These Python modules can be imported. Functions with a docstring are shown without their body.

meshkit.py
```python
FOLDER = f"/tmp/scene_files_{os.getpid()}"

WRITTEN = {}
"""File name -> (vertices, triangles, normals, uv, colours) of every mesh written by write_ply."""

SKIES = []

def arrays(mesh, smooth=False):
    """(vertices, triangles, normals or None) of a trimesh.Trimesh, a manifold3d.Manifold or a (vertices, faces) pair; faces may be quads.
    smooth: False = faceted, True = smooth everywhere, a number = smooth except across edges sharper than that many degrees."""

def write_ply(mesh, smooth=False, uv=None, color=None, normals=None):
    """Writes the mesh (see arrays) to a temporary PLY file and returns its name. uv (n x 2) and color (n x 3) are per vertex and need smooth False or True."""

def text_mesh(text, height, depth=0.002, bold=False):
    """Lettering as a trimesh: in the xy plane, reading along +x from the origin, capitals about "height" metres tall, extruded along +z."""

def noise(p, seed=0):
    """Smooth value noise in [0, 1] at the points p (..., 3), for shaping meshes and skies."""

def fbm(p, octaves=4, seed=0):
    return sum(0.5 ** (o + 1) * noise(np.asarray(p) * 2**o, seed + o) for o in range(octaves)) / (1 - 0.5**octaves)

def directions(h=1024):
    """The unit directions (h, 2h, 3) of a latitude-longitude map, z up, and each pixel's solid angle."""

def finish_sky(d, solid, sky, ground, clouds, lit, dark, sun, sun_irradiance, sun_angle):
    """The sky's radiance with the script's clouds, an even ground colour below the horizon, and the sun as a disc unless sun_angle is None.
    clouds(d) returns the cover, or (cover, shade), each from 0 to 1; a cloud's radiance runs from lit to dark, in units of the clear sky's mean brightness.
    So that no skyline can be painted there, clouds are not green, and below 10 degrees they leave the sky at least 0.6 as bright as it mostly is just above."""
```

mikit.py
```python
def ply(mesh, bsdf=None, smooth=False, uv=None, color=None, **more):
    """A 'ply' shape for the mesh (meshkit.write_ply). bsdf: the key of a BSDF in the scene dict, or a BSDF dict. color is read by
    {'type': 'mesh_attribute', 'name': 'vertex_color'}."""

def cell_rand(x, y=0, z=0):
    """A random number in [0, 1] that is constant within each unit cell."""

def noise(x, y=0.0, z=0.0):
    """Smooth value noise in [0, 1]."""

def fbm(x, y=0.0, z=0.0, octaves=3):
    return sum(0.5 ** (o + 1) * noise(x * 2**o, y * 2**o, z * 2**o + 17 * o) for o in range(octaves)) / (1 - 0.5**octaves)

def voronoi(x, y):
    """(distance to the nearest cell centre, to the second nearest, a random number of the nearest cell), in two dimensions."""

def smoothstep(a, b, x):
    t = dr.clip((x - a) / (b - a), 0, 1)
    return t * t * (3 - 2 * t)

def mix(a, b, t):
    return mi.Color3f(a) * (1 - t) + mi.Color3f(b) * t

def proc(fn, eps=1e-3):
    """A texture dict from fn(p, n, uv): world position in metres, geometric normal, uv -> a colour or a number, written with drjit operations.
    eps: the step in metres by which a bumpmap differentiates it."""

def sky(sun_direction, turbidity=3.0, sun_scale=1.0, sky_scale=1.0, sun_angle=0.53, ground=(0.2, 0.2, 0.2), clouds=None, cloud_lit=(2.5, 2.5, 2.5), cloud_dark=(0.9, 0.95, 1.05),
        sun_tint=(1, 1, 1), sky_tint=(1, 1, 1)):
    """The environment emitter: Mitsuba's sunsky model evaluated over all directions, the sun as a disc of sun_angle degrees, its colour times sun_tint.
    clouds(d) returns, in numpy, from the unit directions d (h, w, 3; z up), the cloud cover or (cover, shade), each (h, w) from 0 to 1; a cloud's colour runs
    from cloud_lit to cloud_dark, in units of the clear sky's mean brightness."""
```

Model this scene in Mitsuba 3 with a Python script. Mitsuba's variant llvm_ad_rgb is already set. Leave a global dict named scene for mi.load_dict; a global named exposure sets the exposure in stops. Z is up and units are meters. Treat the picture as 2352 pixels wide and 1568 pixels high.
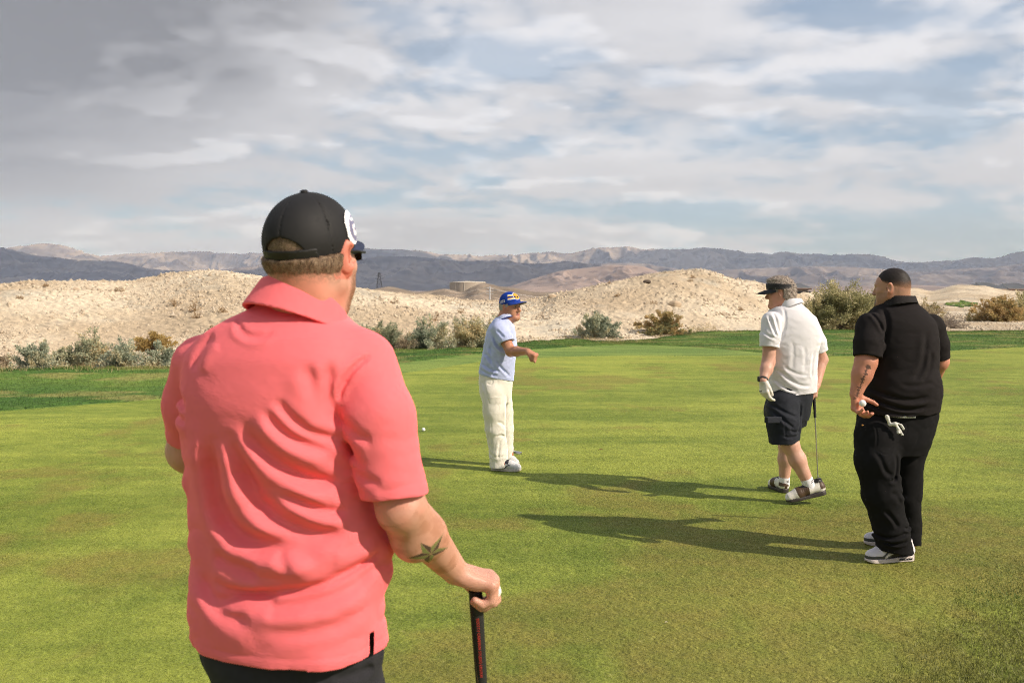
import math
from concurrent.futures import ThreadPoolExecutor
import numpy as np
import drjit as dr
import mitsuba as mi
import trimesh
import mikit
import meshkit
from mikit import proc, noise, fbm, voronoi, smoothstep, mix

T = mi.ScalarTransform4f
scene, labels = {}, {}

# ------------------------------------------------------------------ camera, sky, exposure
EYE = 1.65                      # camera height in metres
FOCAL = 2287.0                  # focal length in units of a 2352 x 1568 picture
PITCH = math.atan(115 / FOCAL)  # looking slightly down
CP, SP = math.cos(PITCH), math.sin(PITCH)
scene['camera'] = {
    'type': 'thinlens', 'fov': math.degrees(2 * math.atan(1176 / FOCAL)), 'fov_axis': 'x',
    'aperture_radius': 0.0022, 'focus_distance': 8.0, 'near_clip': 0.05, 'far_clip': 60000.0,
    'to_world': T().look_at(origin=[0, 0, EYE], target=[0, CP, EYE - SP], up=[0, 0, 1]),
    'medium': {'type': 'ref', 'id': 'air'},
}
exposure = 2.0
SUN = np.array([0.885 * math.cos(math.radians(35)), -0.466 * math.cos(math.radians(35)), math.sin(math.radians(35))])


def cloud_cover(d):
    """Broken stratocumulus over the whole dome: a heavy grey bank to the north-west, a thin broken deck elsewhere with blue showing through."""
    z = np.clip(d[..., 2], 0.0, 1)
    az, el = np.arctan2(d[..., 0], d[..., 1]), np.degrees(np.arcsin(z))
    q = d[..., :2] / (z[..., None] + 0.15) * 1.35
    p = np.concatenate([q, np.zeros_like(q[..., :1])], -1)
    f = lambda sx, sy, o, seed, pp: meshkit.fbm(pp * np.array([sx, sy, 1]) + o, 4, seed)
    warp = np.stack([f(0.8, 0.8, 3.1, 5, p), f(0.8, 0.8, 7.7, 9, p), np.zeros_like(z) + 0.5], -1) - 0.5
    pw = p + warp * 0.6
    big, mid, fine, tiny = f(0.42, 0.55, 11.3, 21, pw), f(1.5, 1.6, 2.3, 33, pw), f(4.2, 4.4, 5.3, 47, pw), f(11.0, 11.5, 8.3, 51, pw)

    def blob(a0, e0, sa, se):
        return np.exp(-((az - a0) / sa) ** 2 - ((el - e0) / se) ** 2)
    bank = np.clip(0.5 - 0.5 * np.tanh((az + 0.30 - 0.022 * (el - 10)) / 0.11), 0, 1) * np.clip((el - 1.2) / 4, 0, 1) * np.exp(-((el - 12) / 13.0) ** 2)
    bank = bank * (0.55 + 0.9 * big)
    thin = 0.13 * blob(-0.12, 15.2, 0.12, 1.5) + 0.14 * blob(-0.02, 13.0, 0.10, 1.2) + 0.08 * blob(-0.14, 10.8, 0.14, 1.0) + 0.13 * blob(0.32, 14.6, 0.16, 2.2) + 0.10 * blob(0.33, 11.2, 0.12, 1.0) + 0.05 * blob(0.12, 8.3, 0.2, 0.8)
    thin = thin + 0.10 * blob(-0.40, 3.0, 0.22, 1.0) + 0.11 * blob(0.45, 3.6, 0.2, 1.2) + 0.08 * blob(0.02, 4.6, 0.25, 0.7)
    den = 0.36 * big + 0.32 * mid + 0.20 * fine + 0.12 * tiny
    den = den + 0.22 * bank - thin + 0.025
    cover = np.clip((den - 0.355) / 0.16, 0, 1)
    cover = cover * cover * (3 - 2 * cover)
    veil = 0.22 + 0.55 * np.clip(f(0.8, 3.0, 1.7, 71, pw) - 0.28, 0, 1)
    cover = np.maximum(cover * 0.97, veil)
    cover = cover * (1 - 0.55 * np.clip((el - 35) / 30, 0, 1))            # clearer overhead
    streak = f(1.0, 3.4, 9.1, 83, pw)
    light = 0.75 * (fine - 0.5) + 0.40 * (tiny - 0.5) + 0.40 * (streak - 0.5) + 0.70 * (mid - 0.5)
    light = light * (0.40 + 0.60 * np.clip((el - 2) / 9, 0, 1))
    under = np.clip((den - 0.47) / 0.14, 0, 1)
    shade = 0.26 + 0.24 * under + 0.62 * bank - 0.90 * light
    puff = np.clip((f(2.4, 3.4, 4.4, 95, pw) - 0.57) / 0.08, 0, 1)         # a few small bright heads
    shade = shade - 0.35 * puff * (1 - 0.8 * bank)
    return np.clip(cover, 0, 1), np.clip(shade, 0, 1)


scene['sky'] = mikit.sky(SUN.tolist(), turbidity=3.0, sun_scale=1.0, sky_scale=0.85, sun_angle=0.8, ground=(0.22, 0.22, 0.12),
                         clouds=cloud_cover, cloud_lit=(2.95, 2.95, 3.1), cloud_dark=(0.90, 0.895, 0.95), sun_tint=(0.93, 1.0, 1.20), sky_tint=(0.95, 1.0, 1.06))
scene['air'] = {'type': 'homogeneous', 'albedo': {'type': 'rgb', 'value': [0.88, 0.94, 1.0]},
                'sigma_t': {'type': 'rgb', 'value': [3.3e-5, 3.9e-5, 5.2e-5]}, 'phase': {'type': 'isotropic'}}


# ------------------------------------------------------------------ small helpers
def W(px, py, y):
    """World point at distance y (metres north of the camera) seen at a place in a 2352 x 1568 picture: how measurements were taken."""
    v, w = (px - 1176) / FOCAL, (784 - py) / FOCAL
    k = y / (CP + w * SP)
    return np.array([v * k, y, EYE + (w * CP - SP) * k])


def rgb(*c):
    return {'type': 'rgb', 'value': list(map(float, c))}


def srgb(r, g, b):
    """Linear colour of 8-bit sRGB values."""
    c = np.array([r, g, b]) / 255.0
    return np.where(c <= 0.04045, c / 12.92, ((c + 0.055) / 1.055) ** 2.4)


def principled(color, rough=0.8, **kw):
    if isinstance(color, (tuple, list, np.ndarray)):
        color = rgb(*color)
    return {'type': 'twosided', 'bsdf': {'type': 'principled', 'base_color': color, 'roughness': rough, **kw}}


VC = {'type': 'mesh_attribute', 'name': 'vertex_color'}


def add(key, mesh, bsdf, smooth=30, label=None, category=None, group=None, kind=None, color=None, to_world=None):
    """One entry of the scene and, if given, its label."""
    n, k = key, 0
    while n in scene:
        k += 1
        n = f'{key}_{k:03d}'
    if color is not None and smooth not in (True, False):
        smooth = True
    more = {} if to_world is None else {'to_world': to_world}
    scene[n] = mikit.ply(mesh, bsdf, smooth=smooth, color=color, **more)
    tag(n, label, category, group, kind)
    return n


def tag(key, label=None, category=None, group=None, kind=None):
    d = {}
    if label: d['label'] = label
    if category: d['category'] = category
    if group: d['group'] = group
    if kind: d['kind'] = kind
    if d: labels[key] = d


def tube(points, radii, sides=8, caps=True):
    p = np.asarray(points, float)
    r = np.broadcast_to(np.asarray(radii, float), (len(p),))
    t = np.gradient(p, axis=0)
    t /= np.linalg.norm(t, axis=1, keepdims=True) + 1e-12
    ref = np.array([0, 0, 1.0]) if abs(t[0, 2]) < 0.9 else np.array([1.0, 0, 0])
    a = np.cross(t, ref); a /= np.linalg.norm(a, axis=1, keepdims=True) + 1e-12
    b = np.cross(t, a)
    ang = np.arange(sides) * 2 * np.pi / sides
    v = p[:, None] + r[:, None, None] * (np.cos(ang)[None, :, None] * a[:, None] + np.sin(ang)[None, :, None] * b[:, None])
    v = v.reshape(-1, 3)
    i, j = np.meshgrid(np.arange(len(p) - 1), np.arange(sides), indexing='ij')
    q = np.stack([i * sides + j, i * sides + (j + 1) % sides, (i + 1) * sides + (j + 1) % sides, (i + 1) * sides + j], -1).reshape(-1, 4)
    f = np.vstack([q[:, [0, 2, 1]], q[:, [0, 3, 2]]])
    if caps:
        n = len(v)
        v = np.vstack([v, p[:1], p[-1:]])
        k = np.arange(sides)
        f = np.vstack([f, np.stack([np.full(sides, n), k, (k + 1) % sides], 1),
                       np.stack([np.full(sides, n + 1), (k + 1) % sides + (len(p) - 1) * sides, k + (len(p) - 1) * sides], 1)])
    return trimesh.Trimesh(v, f, process=False)


def grid_mesh(P):
    """Quads over an (n, m, 3) array of points."""
    n, m = P.shape[:2]
    i, j = np.meshgrid(np.arange(n - 1), np.arange(m - 1), indexing='ij')
    q = np.stack([i * m + j, (i + 1) * m + j, (i + 1) * m + j + 1, i * m + j + 1], -1).reshape(-1, 4)
    return trimesh.Trimesh(P.reshape(-1, 3), np.vstack([q[:, [0, 1, 2]], q[:, [0, 2, 3]]]), process=False)


def cat(ms):
    return trimesh.util.concatenate(ms)


def interp(x, pts, col=1):
    p = np.asarray(pts, float)
    return np.interp(x, p[:, 0], p[:, col])


def smooth_interp(x, pts, col=1):
    from scipy.interpolate import PchipInterpolator
    p = np.asarray(pts, float)
    return PchipInterpolator(p[:, 0], p[:, col], extrapolate=False)(np.clip(x, p[0, 0], p[-1, 0]))

# ------------------------------------------------------------------ lawn: putting green, collar and rough
EDGE1 = [(-60, 4), (-20, 6.5), (-12, 10.4), (-7.04, 13.7), (-5.2, 15.2), (-2.06, 20.0), (0.25, 24.2), (3.6, 25.3), (8, 25.4), (11.6, 27.2), (15.2, 29.5), (26, 31), (60, 30)]
COLLAR = [(-60, 0), (-5.6, 0.0), (-4.4, 0.8), (-2.6, 2.7), (-0.76, 3.0), (0.83, 4.0), (2.7, 5.9), (4.1, 6.4), (5.25, 5.1), (6.2, 2.7), (7.2, 0.3), (8.0, 0.0), (60, 0)]
EDGE3 = [(-60, 16), (-25, 19), (-10.8, 20.6), (-7.1, 20.7), (-5, 23), (-3, 28.0), (-2.2, 28.8), (0.2, 32.5), (1, 34.3), (2.35, 35.3), (3.0, 33.7), (4.6, 34.5), (6.4, 38.1), (8.5, 41.2), (10.3, 41.5), (13.2, 42.4), (17.6, 40.6), (21.3, 41.5), (60, 44)]


def n1(x, f, seed):
    x = np.asarray(x, float)
    return meshkit.fbm(np.stack([x * f, np.zeros_like(x), np.zeros_like(x)], -1), 3, seed) - 0.5


def edge1(x):
    return smooth_interp(x, EDGE1) + 0.5 * n1(x, 0.5, 3) + 0.12 * n1(x, 3, 5)


def edge2(x):
    return edge1(x) + smooth_interp(x, COLLAR) + 0.15 * n1(x, 2, 8) + 0.02


def edge3(x):
    return np.maximum(smooth_interp(x, EDGE3) + 1.2 * n1(x, 0.8, 11) + 0.9 * n1(x, 4.0, 13), edge2(x) + 0.4)


def lawn_z(x, y):
    """Gently rolling ground; level where people stand."""
    far = np.clip((y - 14) / 14, 0, 1)
    far = far * far * (3 - 2 * far)
    p = np.stack([x * 0.11, y * 0.09, np.zeros_like(x)], -1)
    return far * 0.24 * (meshkit.fbm(p, 2, 4) - 0.5)


def strip(lo, hi, xs, n, dz, power=1.0):
    t = np.linspace(0, 1, n)[None, :] ** power
    X = np.repeat(xs[:, None], n, 1)
    Y = lo(xs)[:, None] * (1 - t) + hi(xs)[:, None] * t
    Z = lawn_z(X, Y) + dz
    if dz > 0:
        Z[:, 0] -= dz + 0.01
    return np.stack([X, Y, Z], -1)


xs = np.concatenate([np.linspace(-60, -16, 60)[:-1], np.linspace(-16, 26, 700), np.linspace(26, 60, 50)[1:]])


def green_color(p, n, uv):
    """Creeping grass: lime and mid green drifts, thin mowing streaks whose sheen is painted into the colour, ragged worn brown patches towards the near right."""
    x, y = p.x, p.y
    big = fbm(x * 0.5 + 3, y * 0.42, 0.0, 4)
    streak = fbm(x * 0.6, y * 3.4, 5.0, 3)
    rag = fbm(x * 1.3 + 9, y * 1.0 + 4, 2.0, 5)
    where = fbm(x * 0.22 + 2, y * 0.16 + 6, 7.0, 2)
    brown = smoothstep(0.50, 0.62, 0.72 * rag + 0.28 * where + 0.085 * smoothstep(9.0, 5.0, y) * smoothstep(-0.8, 2.4, x) - 0.09 * smoothstep(5.5, 10.0, y) - 0.03 * smoothstep(0.5, -1.0, x))
    mott = fbm(x * 7, y * 7, 3.0, 3)
    band = smoothstep(0.9, 0.1, dr.abs(y - 3.9 - 0.95 * x + 0.5 * (fbm(x * 0.8, y * 0.8, 1.0, 3) - 0.5)) * 0.75) * smoothstep(0.0, 0.8, x)   # the worn track to the right
    brown = dr.maximum(brown, 0.75 * band * smoothstep(0.30, 0.60, rag))
    speck = noise(x * 130, y * 130, 1.0)
    speck2 = fbm(x * 34, y * 34, 3.0, 2)
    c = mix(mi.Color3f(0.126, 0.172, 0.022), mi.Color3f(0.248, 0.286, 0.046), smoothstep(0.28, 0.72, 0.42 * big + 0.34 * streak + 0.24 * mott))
    c = mix(c, mi.Color3f(0.185, 0.140, 0.036), brown * (0.20 + 0.50 * mott))
    c = c * (0.74 + 0.32 * speck + 0.20 * speck2)
    dry = smoothstep(0.82, 0.93, noise(x * 75, y * 75, 9.0))
    return mix(c, mi.Color3f(0.36, 0.34, 0.12), 0.25 * dry)


def rough_color(p, n, uv):
    x, y = p.x, p.y
    big = fbm(x * 0.30 + 30, y * 0.55, 0.0, 4)
    streak = fbm(x * 0.7 + 3, y * 1.5, 5.0, 4)
    c = mix(mi.Color3f(0.044, 0.100, 0.015), mi.Color3f(0.095, 0.158, 0.026), smoothstep(0.3, 0.7, big))
    straw = smoothstep(0.50, 0.66, 0.5 * streak + 0.5 * fbm(x * 0.9, y * 1.2, 8.0, 3))
    c = mix(c, mi.Color3f(0.240, 0.215, 0.070), 0.6 * straw)
    return c * (0.60 + 0.5 * noise(x * 17, y * 11, 2.0) + 0.3 * noise(x * 55, y * 40, 4.0))


def collar_color(p, n, uv):
    x, y = p.x, p.y
    c = mix(mi.Color3f(0.090, 0.148, 0.028), mi.Color3f(0.148, 0.202, 0.040), smoothstep(0.3, 0.7, fbm(x * 0.6, y * 2.4, 1.0, 4)))
    return c * (0.70 + 0.35 * noise(x * 30, y * 20, 2.0) + 0.25 * noise(x * 80, y * 60, 2.0))


scene['green_turf'] = {'type': 'twosided', 'bsdf': {'type': 'bumpmap', 'arbitrary': proc(lambda p, n, uv: noise(p.x * 70, p.y * 70, 0.0) * 0.7 + noise(p.x * 24, p.y * 24, 0.0), eps=2e-3), 'scale': 0.008,
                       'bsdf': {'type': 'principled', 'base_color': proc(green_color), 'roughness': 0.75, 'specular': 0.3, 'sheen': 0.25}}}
scene['rough_turf'] = {'type': 'twosided', 'bsdf': {'type': 'bumpmap', 'arbitrary': proc(lambda p, n, uv: fbm(p.x * 9, p.y * 9, 0.0, 3), eps=5e-3), 'scale': 0.07,
                       'bsdf': {'type': 'principled', 'base_color': proc(rough_color), 'roughness': 0.8, 'specular': 0.3, 'sheen': 0.2}}}
scene['collar_turf'] = principled(proc(collar_color), 0.8, specular=0.3, sheen=0.2)

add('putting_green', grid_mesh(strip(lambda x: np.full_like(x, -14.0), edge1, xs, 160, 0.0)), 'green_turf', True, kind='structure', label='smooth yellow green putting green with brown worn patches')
add('green_collar', grid_mesh(strip(lambda x: edge1(x) - 0.02, edge2, xs, 14, 0.012)), 'collar_turf', True, kind='structure', label='band of slightly longer mid green grass round the putting green')
RP = strip(lambda x: edge2(x) - 0.02, edge3, xs, 40, 0.03)
RP[:, -1, 2] -= 0.12
RP[..., 2] += 0.03 * (meshkit.fbm(RP * np.array([1.2, 1.2, 0]), 3, 77) - 0.5)
add('rough_grass', grid_mesh(RP), 'rough_turf', True, kind='structure', label='dark green rough grass between the putting green and the desert')

# near turf as real blades: one patch, many copies
rng = np.random.default_rng(5)


def blade_patch(nb, size, h0, h1, wd, lean, rng):
    b = rng.uniform(0, size, (nb, 2))
    a = rng.uniform(0, 2 * np.pi, nb)
    h = rng.uniform(h0, h1, nb)
    w = wd * rng.uniform(0.6, 1.3, nb)
    la, ll = rng.uniform(0, 2 * np.pi, nb), rng.uniform(0, lean, nb)
    v = np.zeros((nb, 3, 3))
    v[:, 0, :2] = b + 0.5 * w[:, None] * np.stack([np.cos(a), np.sin(a)], 1)
    v[:, 1, :2] = b - 0.5 * w[:, None] * np.stack([np.cos(a), np.sin(a)], 1)
    v[:, 2, :2] = b + (h * ll)[:, None] * np.stack([np.cos(la), np.sin(la)], 1)
    v[:, 2, 2] = h
    v[:, :2, 2] = -0.002
    return trimesh.Trimesh(v.reshape(-1, 3), np.arange(nb * 3).reshape(-1, 3), process=False)


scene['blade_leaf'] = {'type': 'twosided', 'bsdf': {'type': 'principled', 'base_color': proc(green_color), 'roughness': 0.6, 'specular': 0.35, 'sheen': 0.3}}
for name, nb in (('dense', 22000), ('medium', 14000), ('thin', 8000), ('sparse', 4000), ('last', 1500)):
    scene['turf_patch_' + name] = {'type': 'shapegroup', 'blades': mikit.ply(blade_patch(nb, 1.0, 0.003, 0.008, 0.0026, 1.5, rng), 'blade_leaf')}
k = 0
for iy in range(3, 19):
    for ix in range(-11, 12):
        if abs(ix + 0.5) < 0.53 * (iy + 1) + 1.0 and iy + 1.6 < edge1(np.array([float(ix), ix + 1.0])).min():
            k += 1
            which = 'dense' if iy < 8 else 'medium' if iy < 10 else 'thin' if iy < 12 else 'sparse' if iy < 15 else 'last'
            scene[f'green_grass__{k:03d}'] = {'type': 'instance', 'sg': {'type': 'ref', 'id': 'turf_patch_' + which},
                                              'to_world': T().translate([ix + 0.5, iy + 0.5, 0]).rotate([0, 0, 1], 90 * int(rng.integers(4))).translate([-0.5, -0.5, 0])}
tag('green_grass', 'short mown grass blades of the near putting green', 'grass', kind='stuff')

# longer rough blades at the near right corner and along the far edges
def scatter_blades(pts, h0, h1, wd, lean, rng):
    m = blade_patch(len(pts), 1.0, h0, h1, wd, lean, rng)
    v = m.vertices.reshape(-1, 3, 3)
    c = v[:, :2].mean(1)
    v = v - np.concatenate([c[:, :2], np.zeros((len(c), 1))], 1)[:, None] + pts[:, None]
    return trimesh.Trimesh(v.reshape(-1, 3), np.arange(len(pts) * 3).reshape(-1, 3), process=False)


q = rng.uniform([1.2, 3.6], [4.2, 6.2], (150000, 2))
wgt = np.clip((q[:, 0] - 0.62 * (q[:, 1] - 1.65)) / 0.5 + 0.9 * (meshkit.fbm(np.column_stack([q * 1.8, np.zeros(len(q))]), 3, 2) - 0.5), 0, 1)
wgt = wgt * np.clip((6.3 - q[:, 1]) / 1.6, 0, 1) ** 1.3
q = q[rng.uniform(size=len(q)) < wgt]
q = np.column_stack([q, np.zeros(len(q))])
scene['rough_leaf'] = {'type': 'twosided', 'bsdf': {'type': 'principled', 'base_color': proc(rough_color), 'roughness': 0.6, 'specular': 0.35}}
add('corner_grass', scatter_blades(q, 0.010, 0.024, 0.0035, 1.2, rng), 'rough_leaf', False, kind='stuff', label='patch of longer dark green grass in the near corner', category='grass')
nb = 130000
xx = rng.uniform(-18, 24, nb)
tt = rng.uniform(0, 1, nb)
tt = np.where(rng.uniform(size=nb) < 0.35, 1 - 0.06 * rng.uniform(size=nb), tt)
yy = edge2(xx) * (1 - tt) + edge3(xx) * tt
pts = np.column_stack([xx, yy, lawn_z(xx, yy) + 0.01])
add('rough_blades', scatter_blades(pts, 0.03, 0.075, 0.012, 0.9, rng), 'rough_leaf', False, kind='stuff', label='tufty blades of the far rough grass', category='grass')

# ------------------------------------------------------------------ desert ground with its rubble hills
CREST = [(-1600, 655, 40), (-400, 660, 40), (0, 655, 40), (70, 648, 41), (200, 645, 42), (290, 645, 44), (350, 636, 45), (430, 622, 46), (500, 619, 46), (560, 628, 46), (620, 638, 46), (760, 655, 47), (870, 667, 48),
         (1000, 680, 50), (1090, 689, 52), (1180, 690, 54), (1230, 686, 54), (1280, 673, 52), (1340, 660, 52), (1400, 648, 52), (1500, 630, 53), (1560, 619, 54), (1600, 617, 55), (1640, 627, 55), (1690, 640, 56),
         (1730, 643, 57), (1755, 652, 58), (1800, 676, 62), (1850, 671, 75), (1920, 670, 90), (2000, 680, 120), (2060, 666, 140), (2100, 661, 150), (2135, 668, 150), (2200, 654, 150), (2250, 655, 150), (2300, 664, 150), (2352, 668, 150), (2700, 662, 150), (4000, 655, 150)]
FOOT = [(-1600, 27), (0, 27), (300, 29), (620, 27), (900, 29), (1100, 31), (1200, 33), (1300, 35), (1500, 38), (1700, 41.5), (1800, 43), (2352, 45), (4000, 45)]


def px_of(u):
    return 1176 + FOCAL * u


def hill_base(u, y):
    px = px_of(u)
    yc, yb = smooth_interp(px, CREST, 2), smooth_interp(px, FOOT)
    zc = EYE + (669 - smooth_interp(px, CREST, 1)) / FOCAL * yc
    t = np.clip((y - yb) / (yc - yb), 0, 1)
    rise = 0.35 * t + 0.65 * t * t * (3 - 2 * t)
    flat = np.clip((px - 1850) / 120, 0, 1)
    rise = rise * (1 - flat) + flat * t ** 3.2
    back = np.clip((y - yc) / 26, 0, 1)
    return zc * rise * (1 - back * back * (3 - 2 * back)) - 3.5 * np.clip((y - yc) / 40, 0, 1), t


def desert_z(x, y, rough=True):
    u = x / np.maximum(y, 1)
    z, t = hill_base(u, y)
    p = np.stack([x, y, np.zeros_like(x)], -1)
    z = z + 0.55 * t * (1 - 0.75 * t) * (meshkit.fbm(p * 0.16, 3, 14) - 0.5) - 0.03
    z = z + 0.26 * np.clip(t * 3, 0, 1) * (meshkit.fbm(p * 0.55, 3, 15) - 0.5)
    if rough:
        r = meshkit.fbm(p * 2.6, 3, 16)
        z = z + (0.03 + 0.10 * np.clip(t * 3, 0, 1)) * (np.abs(r - 0.5) * 2 - 0.3) * 0.6
        z = z + (0.02 + 0.07 * np.clip(t * 2, 0, 1)) * (meshkit.noise(p * 7.0, 18) - 0.5)
    return z


us = np.concatenate([np.linspace(-1.6, -0.60, 60)[:-1], np.linspace(-0.60, 0.60, 900), np.linspace(0.60, 1.6, 60)[1:]])
tr = np.concatenate([np.linspace(0, 1, 330), 1 + np.linspace(0, 1, 26)[1:] ** 1.3])
yc_ = smooth_interp(px_of(us), CREST, 2)
y0 = np.full_like(us, 17.0)
Y = np.where(tr[None] <= 1, y0[:, None] + (yc_ + 2 - y0)[:, None] * tr[None] ** 0.9, yc_[:, None] + 2 + 60 * (tr[None] - 1))
X = us[:, None] * Y
E3 = edge3(np.clip(X, -60, 60).ravel()).reshape(X.shape)
Z = desert_z(X, Y)
Z = np.where(Y < E3 + 0.2, np.minimum(Z, -0.10), Z)


def sand_color(p, n, uv):
    x, y, z = p.x, p.y, p.z
    big = fbm(x * 0.25, y * 0.2, z * 0.4, 4)
    peb = noise(x * 9, y * 5, z * 9)
    peb2 = noise(x * 23, y * 13, z * 23)
    c = mix(mi.Color3f(0.385, 0.312, 0.218), mi.Color3f(0.52, 0.452, 0.342), smoothstep(0.3, 0.7, big))
    c = mix(c, mi.Color3f(0.36, 0.345, 0.29), 0.5 * smoothstep(0.55, 0.75, fbm(x * 0.5 + 7, y * 0.35, z, 3)))
    return c * (0.72 + 0.30 * peb + 0.24 * peb2)


scene['sand'] = {'type': 'twosided', 'bsdf': {'type': 'bumpmap', 'arbitrary': proc(lambda p, n, uv: fbm(p.x * 6, p.y * 6, p.z * 6, 3), eps=1e-2), 'scale': 0.09,
                 'bsdf': {'type': 'principled', 'base_color': proc(sand_color), 'roughness': 0.95, 'specular': 0.1}}}
add('desert_hills', grid_mesh(np.stack([X, Y, Z], -1)), 'sand', True, kind='structure', label='pale rubble covered desert hills beyond the grass')


def flat_sheet(x0, x1, y0_, y1, nx, ny, z):
    gx, gy = np.meshgrid(np.linspace(x0, x1, nx), np.linspace(y0_, y1, ny), indexing='ij')
    return grid_mesh(np.stack([gx, gy, np.full_like(gx, z)], -1))


def plain_color(p, n, uv):
    c = mix(mi.Color3f(0.185, 0.160, 0.135), mi.Color3f(0.27, 0.235, 0.195), fbm(p.x * 0.01, p.y * 0.004, 0.0, 3))
    return mix(c, mi.Color3f(0.16, 0.15, 0.11), 0.7 * smoothstep(0.55, 0.75, fbm(p.x * 0.06, p.y * 0.02, 3.0, 3)))


scene['plain_soil'] = principled(proc(plain_color), 0.95, specular=0.1)
add('desert_plain', flat_sheet(-13000, 13000, -800, 15200, 60, 60, -6.0), 'plain_soil', False, kind='structure', label='flat desert plain far behind the hills')
add('home_ground', flat_sheet(-70, 70, -60, 24, 30, 30, -0.35), 'plain_soil', False, kind='structure', label='bare ground under and round the lawn')

# loose stones on the slopes
def stone_kit(rng, nk):
    out = []
    for _ in range(nk):
        m = trimesh.creation.icosphere(subdivisions=0)
        v = m.vertices * rng.uniform(0.55, 1.0, 3)
        v *= (1 + 0.5 * (rng.uniform(size=(len(v), 1)) - 0.5))
        out.append((v, np.array(m.faces)))
    return out


def place_stones(pts, sizes, kit, rng, sink=0.3):
    V, F, at = [], [], 0
    for p, s in zip(pts, sizes):
        v, f = kit[int(rng.integers(len(kit)))]
        a = rng.uniform(0, 2 * np.pi)
        R = np.array([[np.cos(a), -np.sin(a), 0], [np.sin(a), np.cos(a), 0], [0, 0, 1]])
        V.append(v @ R.T * s + p + [0, 0, s * (0.5 - sink)])
        F.append(f + at)
        at += len(v)
    return trimesh.Trimesh(np.vstack(V), np.vstack(F), process=False)


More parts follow.
